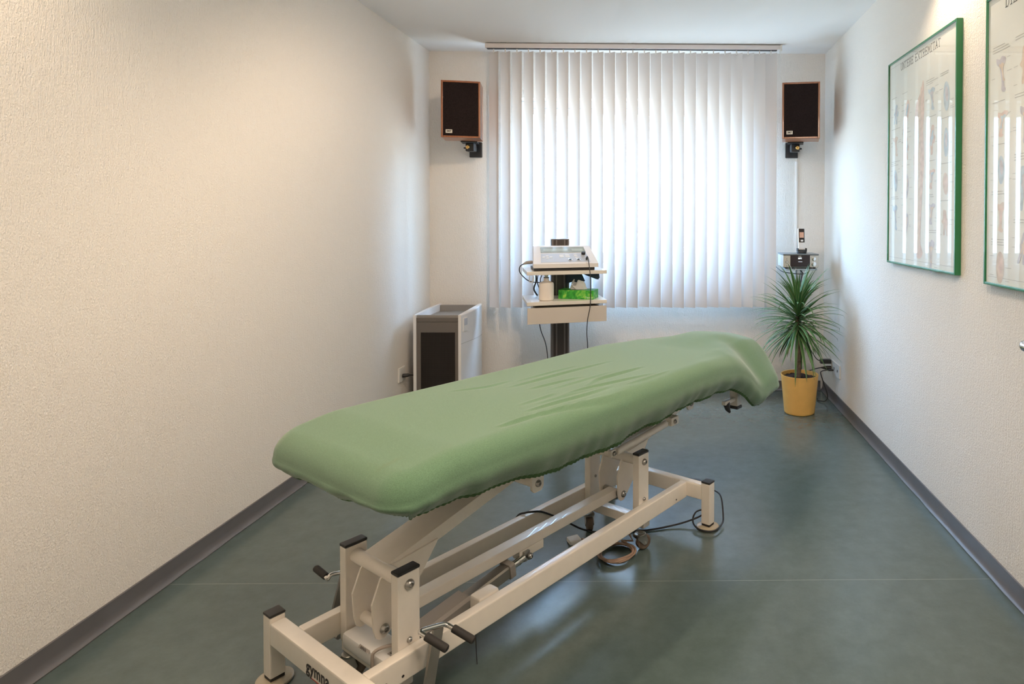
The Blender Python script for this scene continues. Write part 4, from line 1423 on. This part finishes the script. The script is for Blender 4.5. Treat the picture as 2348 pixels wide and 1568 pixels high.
# tissue box
TBR = TRZ - math.radians(26)
tx = thing('tissue_box', 'green printed tissue box on the lower trolley shelf', 'tissue box', TL(0.085, -0.055, 0.7525), TBR)
MB().box((-0.112, -0.056, 0), (0.112, 0.056, 0.055), 0.001).build('carton', M_TISSUEB, tx)
MB().lathe([(0.045, 0.0550), (0.047, 0.0556)], (0, 0, 0), 'Z', 28).build('opening', M_DARKSLOT, tx)
lettering('lettering', 'Tempo', 0.016, M_WHITEP, tx, axes((0.060, -0.0563, 0.006), (1, 0, 0), (0, 0, 1)), 0.0002)
vs, fs_ = [], []
na, nb = 26, 10
for j in range(nb + 1):
    t = j / nb
    for i in range(na):
        a = 2 * PI * i / na
        rr = (0.038 - 0.016 * t + 0.012 * math.sin(a * 3 + t * 2) * t) * (1 + 0.13 * math.sin(a * 7 + 3 * t))
        zz = 0.0558 + t * (0.040 + 0.018 * math.sin(a * 2 + 2.6) + 0.006 * math.sin(a * 5))
        vs.append((rr * 1.35 * math.cos(a) - 0.012 * t, rr * 0.7 * math.sin(a), zz))
for j in range(nb):
    for i in range(na):
        i2 = (i + 1) % na
        fs_.append([j * na + i, j * na + i2, (j + 1) * na + i2, (j + 1) * na + i])
MB().add(vs, fs_).build('tissue', M_TISSUE, tx, 60, fix=False)

# ------------------------------------------------------------------ plant
pl = thing('potted_dragon_tree', 'spiky dragon tree in an ochre pot standing in the right corner', 'potted plant', (0.862, 4.075, 0))
pr = [(0.090, 0), (0.096, 0.003), (0.098, 0.012), (0.119, 0.240), (0.121, 0.247), (0.119, 0.250), (0.115, 0.249), (0.113, 0.240), (0.110, 0.215)]
MB().lathe(pr, (0, 0, 0), 'Z', 48).build('pot', M_POT, pl, 60)
so = MB()
vs, fs_ = [], []
rings_, sg = 8, 40
for j in range(rings_ + 1):
    for i in range(sg):
        r = 0.1125 * j / rings_
        a = 2 * PI * i / sg
        vs.append((r * math.cos(a), r * math.sin(a), 0.226 + random.uniform(-0.004, 0.006)))
for j in range(rings_):
    for i in range(sg):
        i2 = (i + 1) % sg
        fs_.append([j * sg + i, j * sg + i2, (j + 1) * sg + i2, (j + 1) * sg + i])
so.add(vs, fs_).build('soil', M_SOIL, pl, 80)
tp_ = []
for k in range(40):
    t = k / 39
    tp_.append((-0.006 - 0.008 * t + 0.004 * math.sin(t * 5), 0.004 * math.sin(3 * t), 0.222 + 0.40 * t))
MB().tube(tp_, [0.0145 - 0.004 * k / 39 + 0.0008 * (k % 2) for k in range(40)], 14).build('trunk', M_TRUNK, pl)
lm = bpy.data.meshes.new('foliage')
LV, LF, AC = [], [], []
rnd = random.Random(11)
for k in range(170):
    u = k / 170
    az = k * 2.39996 + rnd.uniform(-0.25, 0.25)
    base_z = 0.525 + 0.165 * u + rnd.uniform(-0.01, 0.01)
    el = math.radians(-42 + 122 * u + rnd.uniform(-18, 18))
    ln_ = rnd.uniform(0.24, 0.37) * (0.85 if u > 0.88 else 1)
    w0 = rnd.uniform(0.0080, 0.0122)
    droop = rnd.uniform(0.3, 1.35) * (1 if rnd.random() < 0.8 else 1.7)
    bend_u = 0 if el < 0 else 1
    p = Vector((-0.012 + 0.006 * math.cos(az), 0.006 * math.sin(az), base_z))
    ang = el
    ns = 12
    st_ = ln_ / ns
    hor = Vector((math.cos(az), math.sin(az), 0))
    side_ = Vector((-math.sin(az), math.cos(az), 0))
    o0 = len(LV)
    for i in range(ns + 1):
        t = i / ns
        wv = w0 * (0.55 + 1.4 * t if t < 0.3 else 0.97) * (1 - t ** 2.6) + 0.0004
        d = hor * math.cos(ang) + Vector((0, 0, math.sin(ang)))
        nrm = side_.cross(d)
        for q, (a, h) in enumerate(((-1, 0.25), (-0.5, 0.06), (0, -0.1), (0.5, 0.06), (1, 0.25))):
            LV.append(tuple(p + side_ * wv * a + nrm * wv * h))
            AC.append(q / 4)
        p = p + d * st_
        ang -= droop * (0.35 + t) * st_ / ln_ * (1.0 if ang > -1.35 else 0.0)
    # keep leaves off the walls
    for i in range(o0, len(LV)):
        x, y, z = LV[i]
        LV[i] = (min(x, 0.279), min(y, 0.50), z)
    for i in range(ns):
        for q in range(4):
            a = o0 + i * 5 + q
            LF.append([a, a + 1, a + 6, a + 5])
lm.from_pydata(LV, [], LF)
at = lm.attributes.new('across', 'FLOAT', 'POINT')
at.data.foreach_set('value', AC)
lm.polygons.foreach_set('use_smooth', [True] * len(lm.polygons))
lm.materials.append(M_LEAF)
lo = bpy.data.objects.new('foliage', lm)
COL.objects.link(lo)
lo.parent = pl

# ------------------------------------------------------------------ stereo stand, stereo and phone
ss = thing('stereo_stand', 'slim twin-pole stand carrying the stereo behind the plant', 'stand', (0.912, 4.365, 0))
for x in (-0.015, 0.018):
    MB().tube([(x, 0, 0.012), (x, 0, 0.905)], 0.0065, 12).build('pole', M_POLE, ss)
MB().box((-0.085, -0.09, 0.0), (0.088, 0.10, 0.012), 0.004).build('base', M_POLE, ss)
MB().box((-0.105, -0.105, 0.905), (0.105, 0.10, 0.915), 0.002).build('top_plate', M_POLE, ss)

se = thing('stereo', 'compact silver stereo with dark display on the twin-pole stand', 'stereo', (0.904, 4.34, 0.915))
w = 0.120
for x in (-0.095, -0.055, 0.06, 0.095):
    MB().lathe([(0.009, 0.0), (0.010, 0.010)], (x, -0.07, 0), 'Z', 14).build('foot', M_BLACK, se)
MB().box((-w, -0.088, 0.010), (w, 0.11, 0.092), 0.004).build('body', M_SILVER, se)
MB().box((-w - 0.001, -0.094, 0.092), (w + 0.001, 0.112, 0.101), 0.003).build('lid', M_STTOP, se)
dp = MB().box((-0.071, -0.0925, 0.0135), (0.061, -0.0875, 0.0915), 0.001).build('display', M_STDISP, se)
lettering('lettering', 'PHILIPS', 0.0065, M_WHITEP, dp, axes((-0.018, -0.0928, 0.083), (1, 0, 0), (0, 0, 1)), 0.0001, 0.0002, 0.9)
lettering('lit_text', 'MP3', 0.0130, M_LIT, dp, axes((-0.019, -0.0928, 0.067), (1, 0, 0), (0, 0, 1)), 0.0001, 0.0003)
MB().box((-0.018, -0.0930, 0.048), (0.009, -0.0926, 0.0492)).build('lit_bar', M_LIT, dp)
for z in (0.068, 0.020):
    MB().prism([(-0.003, -0.0025), (0.003, -0.0025), (0, 0.0035)], lambda a, b, t: (-0.095 + a, t, z + b), -0.0895, -0.0875).build('button', M_BLACK, se)
us = MB().box((-0.102, -0.0905, 0.039), (-0.086, -0.0875, 0.054), 0.001).build('usb_cover', M_STTOP, se)
MB().box((-0.099, -0.0915, 0.042), (-0.089, -0.0900, 0.051)).build('usb_port', M_SOCKET, us)
for z, r in ((0.068, 0.012), (0.032, 0.0145)):
    MB().lathe([(r + 0.002, -0.0885), (r + 0.002, -0.0915), (r, -0.0935), (r * 0.6, -0.0945), (0, -0.0945)], (0.088, 0, z), 'Y', 24).build('dial', M_CHROME, se)
ccd = thing('audio_cable', 'thin white audio cable dropping from the front of the stereo', 'cable', (0.904, 4.34, 0.915))
MB().tube([(-0.094, -0.0925, 0.046), (-0.088, -0.102, 0.038), (-0.072, -0.106, 0.016), (-0.063, -0.104, -0.004), (-0.045, -0.095, -0.014), (-0.034, -0.085, -0.004), (-0.032, -0.08, 0.005)], 0.0016, 6, smooth=5).build('cord', M_WHITEC, ccd)
ph = thing('cordless_phone', 'silver and black cordless phone in its charging cradle on the stereo', 'phone', (0.924, 4.325, 1.0162))
MB().lathe([(0.030, 0), (0.034, 0.006), (0.033, 0.016), (0.026, 0.022), (0.0, 0.022)], (0, 0, 0), 'Z', 28).build('cradle', M_BLACK, ph)
cr = MB().box((-0.033, -0.022, 0.012), (-0.0255, 0.018, 0.036), 0.003)
cr.box((0.0255, -0.022, 0.012), (0.033, 0.018, 0.036), 0.003)
cr.build('cradle_wing', M_BLACK, ph)
rx = Matrix.Rotation(-0.12, 3, 'X')
R0 = Matrix.Translation((0, 0.0, 0.022)) @ rx.to_4x4()


def tilt(mb):
    mb.v = [tuple(R0 @ Vector(p)) for p in mb.v]
    return mb


hs_ = tilt(MB().box((-0.0235, -0.011, 0.001), (0.0235, 0.011, 0.150), 0.006)).build('handset', M_SOCKET, ph)
fp = tilt(MB().box((-0.0190, -0.0125, 0.052), (0.0190, -0.0105, 0.146), 0.0015)).build('front_panel', M_STDISP, hs_)
tilt(MB().box((-0.0145, -0.0132, 0.084), (0.0145, -0.0124, 0.122), 0.0005)).build('screen', M_PHSCR, hs_)
tilt(MB().box((-0.008, -0.0132, 0.058), (0.010, -0.0124, 0.070), 0.0005)).build('navigation_key', M_KEY, hs_)
for r_ in range(4):
    for c_ in range(3):
        tilt(MB().box((-0.018 + c_ * 0.0125, -0.0122, 0.010 + r_ * 0.0098), (-0.0075 + c_ * 0.0125, -0.0108, 0.0175 + r_ * 0.0098), 0.0004)).build('key', M_KEY, hs_)
sc_ = thing('stereo_cables', 'tangled black cables hanging below the stereo along the stand', 'cable', (0.904, 4.34, 0.915))
MB().tube([(-0.24, 0.16, 0.075), (-0.19, 0.10, 0.045), (-0.145, 0.05, 0.005), (-0.11, -0.02, -0.024), (-0.05, -0.07, -0.032), (0.0, -0.095, -0.034), (0.035, -0.098, -0.028), (0.055, -0.098, -0.014)], 0.0028, 8, smooth=6).build('cord', M_CABLE, sc_)
MB().tube([(0.01, -0.02, -0.016), (0.022, -0.035, -0.03), (0.017, -0.04, -0.06), (0.008, -0.035, -0.11), (0.016, -0.035, -0.2), (0.002, -0.035, -0.3), (0.014, -0.035, -0.42), (0.0, -0.035, -0.55), (0.016, -0.035, -0.68), (0.01, -0.03, -0.80), (0.03, -0.05, -0.885)], 0.0036, 8, smooth=6).build('cord', M_CABLE, sc_)

# ------------------------------------------------------------------ posters
STROKES = {  # slab letters as strokes in a 0..1 box
    'U': [[(0.12, 1), (0.12, 0.25), (0.3, 0.02), (0.7, 0.02), (0.88, 0.25), (0.88, 1)], [(0, 1), (0.26, 1)], [(0.74, 1), (1, 1)]],
    'N': [[(0.12, 0), (0.12, 1), (0.88, 0), (0.88, 1)], [(0, 0), (0.26, 0)], [(0.74, 1), (1, 1)], [(0, 1), (0.14, 1)]],
    'T': [[(0.5, 0), (0.5, 1)], [(0, 0.85), (0, 1), (1, 1), (1, 0.85)], [(0.32, 0), (0.68, 0)]],
    'E': [[(0.15, 0), (0.15, 1)], [(0, 1), (0.95, 1), (0.95, 0.84)], [(0, 0), (0.95, 0), (0.95, 0.16)], [(0.15, 0.52), (0.66, 0.52)], [(0.66, 0.62), (0.66, 0.42)]],
    'R': [[(0.15, 0), (0.15, 1)], [(0, 1), (0.7, 1), (0.9, 0.85), (0.9, 0.65), (0.7, 0.5), (0.15, 0.5)], [(0.5, 0.5), (0.86, 0), (1, 0)], [(0, 0), (0.3, 0)]],
    'X': [[(0.08, 0), (0.92, 1)], [(0.08, 1), (0.92, 0)], [(0, 0), (0.22, 0)], [(0.78, 0), (1, 0)], [(0, 1), (0.22, 1)], [(0.78, 1), (1, 1)]],
    'M': [[(0.1, 0), (0.1, 1), (0.5, 0.3), (0.9, 1), (0.9, 0)], [(0, 0), (0.22, 0)], [(0.78, 0), (1, 0)]],
    'I': [[(0.5, 0), (0.5, 1)], [(0.2, 0), (0.8, 0)], [(0.2, 1), (0.8, 1)]],
    'A': [[(0.08, 0), (0.5, 1), (0.92, 0)], [(0.26, 0.36), (0.74, 0.36)], [(0, 0), (0.2, 0)], [(0.8, 0), (1, 0)]],
    'D': [[(0.15, 0), (0.15, 1)], [(0, 1), (0.6, 1), (0.9, 0.75), (0.9, 0.25), (0.6, 0), (0, 0)]],
}


def strip(mb, pts, wd, put, h, mi=0):
    for a, b in zip(pts[:-1], pts[1:]):
        dx, dy = b[0] - a[0], b[1] - a[1]
        l = math.hypot(dx, dy)
        if l < 1e-9: continue
        nx_, ny_ = -dy / l * wd / 2, dx / l * wd / 2
        ex, ey = dx / l * wd / 2, dy / l * wd / 2
        q = [(a[0] - ex + nx_, a[1] - ey + ny_), (a[0] - ex - nx_, a[1] - ey - ny_), (b[0] + ex - nx_, b[1] + ey - ny_), (b[0] + ex + nx_, b[1] + ey + ny_)]
        mb.add([put(x, y, h) for x, y in q], [[0, 1, 2, 3]], mi)


def blob(mb, pts, put, h, mi, sub=6):
    """smooth closed outline as a flat printed shape"""
    P = [Vector((x, y, 0)) for x, y in pts]
    n = len(P)
    out = []
    for i in range(n):
        p0, p1, p2, p3 = P[i - 1], P[i], P[(i + 1) % n], P[(i + 2) % n]
        for k in range(sub):
            t = k / sub
            out.append(0.5 * ((2 * p1) + (p2 - p0) * t + (2 * p0 - 5 * p1 + 4 * p2 - p3) * t * t + (3 * p1 - p0 - 3 * p2 + p3) * t ** 3))
    mb.add([put(p.x, p.y, h) for p in out], [list(range(len(out)))], mi)


def poster(ya, yb, z0, z1, title, label, seed, tsize, tx0):
    """ya far edge, yb near edge on the right wall; picture x runs from far to near"""
    po_ = thing('framed_poster', label, 'poster', (XR, (ya + yb) / 2, z0), 0, 'framed anatomy posters')
    wd, hh_ = ya - yb, z1 - z0
    def put(x, y, h): return (-h, wd / 2 - x, y)
    fw_, dp_ = 0.009, 0.026
    f = MB()
    for (a0, b0, a1, b1) in ((0, 0, fw_, hh_), (wd - fw_, 0, wd, hh_), (fw_, 0, wd - fw_, fw_), (fw_, hh_ - fw_, wd - fw_, hh_)):
        f.box(put(a0, b0, 0.001), put(a1, b1, dp_), 0.0015)
    f.build('frame', M_GREEN, po_)
    MB().box(put(fw_ * 0.6, fw_ * 0.6, 0.003), put(wd - fw_ * 0.6, hh_ - fw_ * 0.6, 0.019)).build('print', M_PAPER, po_)
    MB().box(put(fw_ * 0.8, fw_ * 0.8, 0.0215), put(wd - fw_ * 0.8, hh_ - fw_ * 0.8, 0.0230)).build('glass', M_GLASSP, po_)
    h = 0.0195
    tm = MB()
    x = tx0
    zt = hh_ - 0.064
    for chh in title:
        if chh == ' ':
            x += tsize * 0.55
            continue
        wl = tsize * (0.86 if chh in 'MX' else 0.42 if chh == 'I' else 0.66)
        for st_ in STROKES[chh]:
            strip(tm, [(x + px * wl, zt + py * tsize) for px, py in st_], tsize * 0.08, put, h)
        x += wl + tsize * 0.17
        if x > wd - 0.03: break
    tm.build('title', M_INK, po_)
    rn_ = random.Random(seed)
    tx_ = MB()
    strip(tx_, [(0.02, hh_ - 0.028), (wd - 0.02, hh_ - 0.028)], 0.0012, put, h)
    strip(tx_, [(0.02, 0.030), (wd - 0.02, 0.030)], 0.0012, put, h)
    il = MB()
    cols = 5
    cw = (wd - 0.06) / cols
    for c in range(cols):
        if c == 2:
            continue
        y = hh_ - 0.20
        while y > 0.12:
            bh = rn_.uniform(0.10, 0.17)
            cx = 0.03 + cw * (c + 0.5)
            # caption lines
            for k in range(rn_.randint(1, 3)):
                l = rn_.uniform(0.35, 0.85) * cw
                strip(tx_, [(cx - cw * 0.42, y + 0.018 - k * 0.009), (cx - cw * 0.42 + l, y + 0.018 - k * 0.009)], 0.0022, put, h)
            mi = rn_.choice([0, 1, 2, 2, 3]) if seed == 1 else rn_.choice([0, 1, 2, 3, 3])
            t = rn_.uniform(-0.3, 0.3)
            wz = cw * rn_.uniform(0.18, 0.27)
            shp = rn_.randint(0, 2)
            if shp == 0:    # long bone with two heads
                ou = [(-0.9, 1), (-0.2, 0.9), (0.3, 1.05), (1, 0.85), (0.75, 0.6), (0.35, 0.4), (0.3, -0.6), (0.55, -0.85), (0.3, -1), (-0.1, -0.95), (-0.35, -0.8), (-0.2, -0.4), (-0.35, 0.4), (-0.85, 0.65)]
            elif shp == 1:  # joint
                ou = [(-0.3, 1), (0.4, 0.95), (0.5, 0.4), (1, 0.15), (0.85, -0.25), (0.45, -0.3), (0.6, -0.95), (0.1, -1), (-0.1, -0.4), (-0.45, -0.95), (-0.8, -0.9), (-0.6, -0.2), (-1, 0.1), (-0.6, 0.35)]
            else:           # oval organ
                ou = [(0, 1), (0.55, 0.75), (0.8, 0.1), (0.5, -0.7), (0, -1), (-0.5, -0.8), (-0.75, 0), (-0.5, 0.7)]
            yc = y - bh * 0.5 - 0.012
            blob(il, [(cx + wz * (a + t * b), yc + b * bh * 0.42) for a, b in ou], put, h + 0.0002, mi)
            blob(il, [(cx + wz * (0.5 * a + t * b) + 0.003, yc + b * bh * 0.22 + 0.008) for a, b in ou], put, h + 0.0004, (mi + 1) % 4)
            for k in range(rn_.randint(3, 6)):
                yy = yc + rn_.uniform(-0.45, 0.45) * bh
                x0_ = cx - cw * 0.48 if k % 2 else cx + wz
                strip(tx_, [(x0_, yy), (x0_ + cw * rn_.uniform(0.12, 0.26), yy)], 0.0014, put, h)
            y -= bh + 0.045
    # tall central leg / arm drawing
    cx = 0.03 + cw * 2.5
    mi = 1 if seed == 1 else 3
    prof_ = [(0.1, 0.78), (0.35, 0.83), (0.42, 0.70), (0.36, 0.62), (0.40, 0.56), (0.44, 0.46), (0.34, 0.34), (0.24, 0.22), (0.20, 0.12), (0.38, 0.07), (0.2, 0.045), (-0.12, 0.06),
             (-0.12, 0.2), (-0.3, 0.36), (-0.38, 0.48), (-0.30, 0.57), (-0.34, 0.66), (-0.2, 0.74)]
    blob(il, [(cx + a * cw, b * hh_) for a, b in prof_], put, h + 0.0002, mi)
    blob(il, [(cx + a * cw * 0.35 + 0.006, 0.06 + b * hh_ * 0.9) for a, b in prof_], put, h + 0.0004, 0 if seed == 1 else 2)
    blob(il, [(cx + 0.012 * math.cos(k * PI / 4) - 0.012, 0.575 * hh_ + 0.03 * math.sin(k * PI / 4)) for k in range(8)], put, h + 0.0006, 2)
    il.build('illustrations', [M_BONE, M_PINK, M_BLUE, M_MAUVE], po_, fix=False)
    tx_.build('captions', M_LINE, po_, fix=False)


poster(3.215, 2.452, 1.032, 2.032, 'UNTERE EXTREMITAT', 'green-framed anatomy poster of the leg on the right wall nearer the window', 1, 0.032, 0.158)
poster(2.228, 1.465, 1.022, 2.022, 'DIE ARME', 'green-framed anatomy poster cut off by the right edge of the picture', 5, 0.034, 0.118)
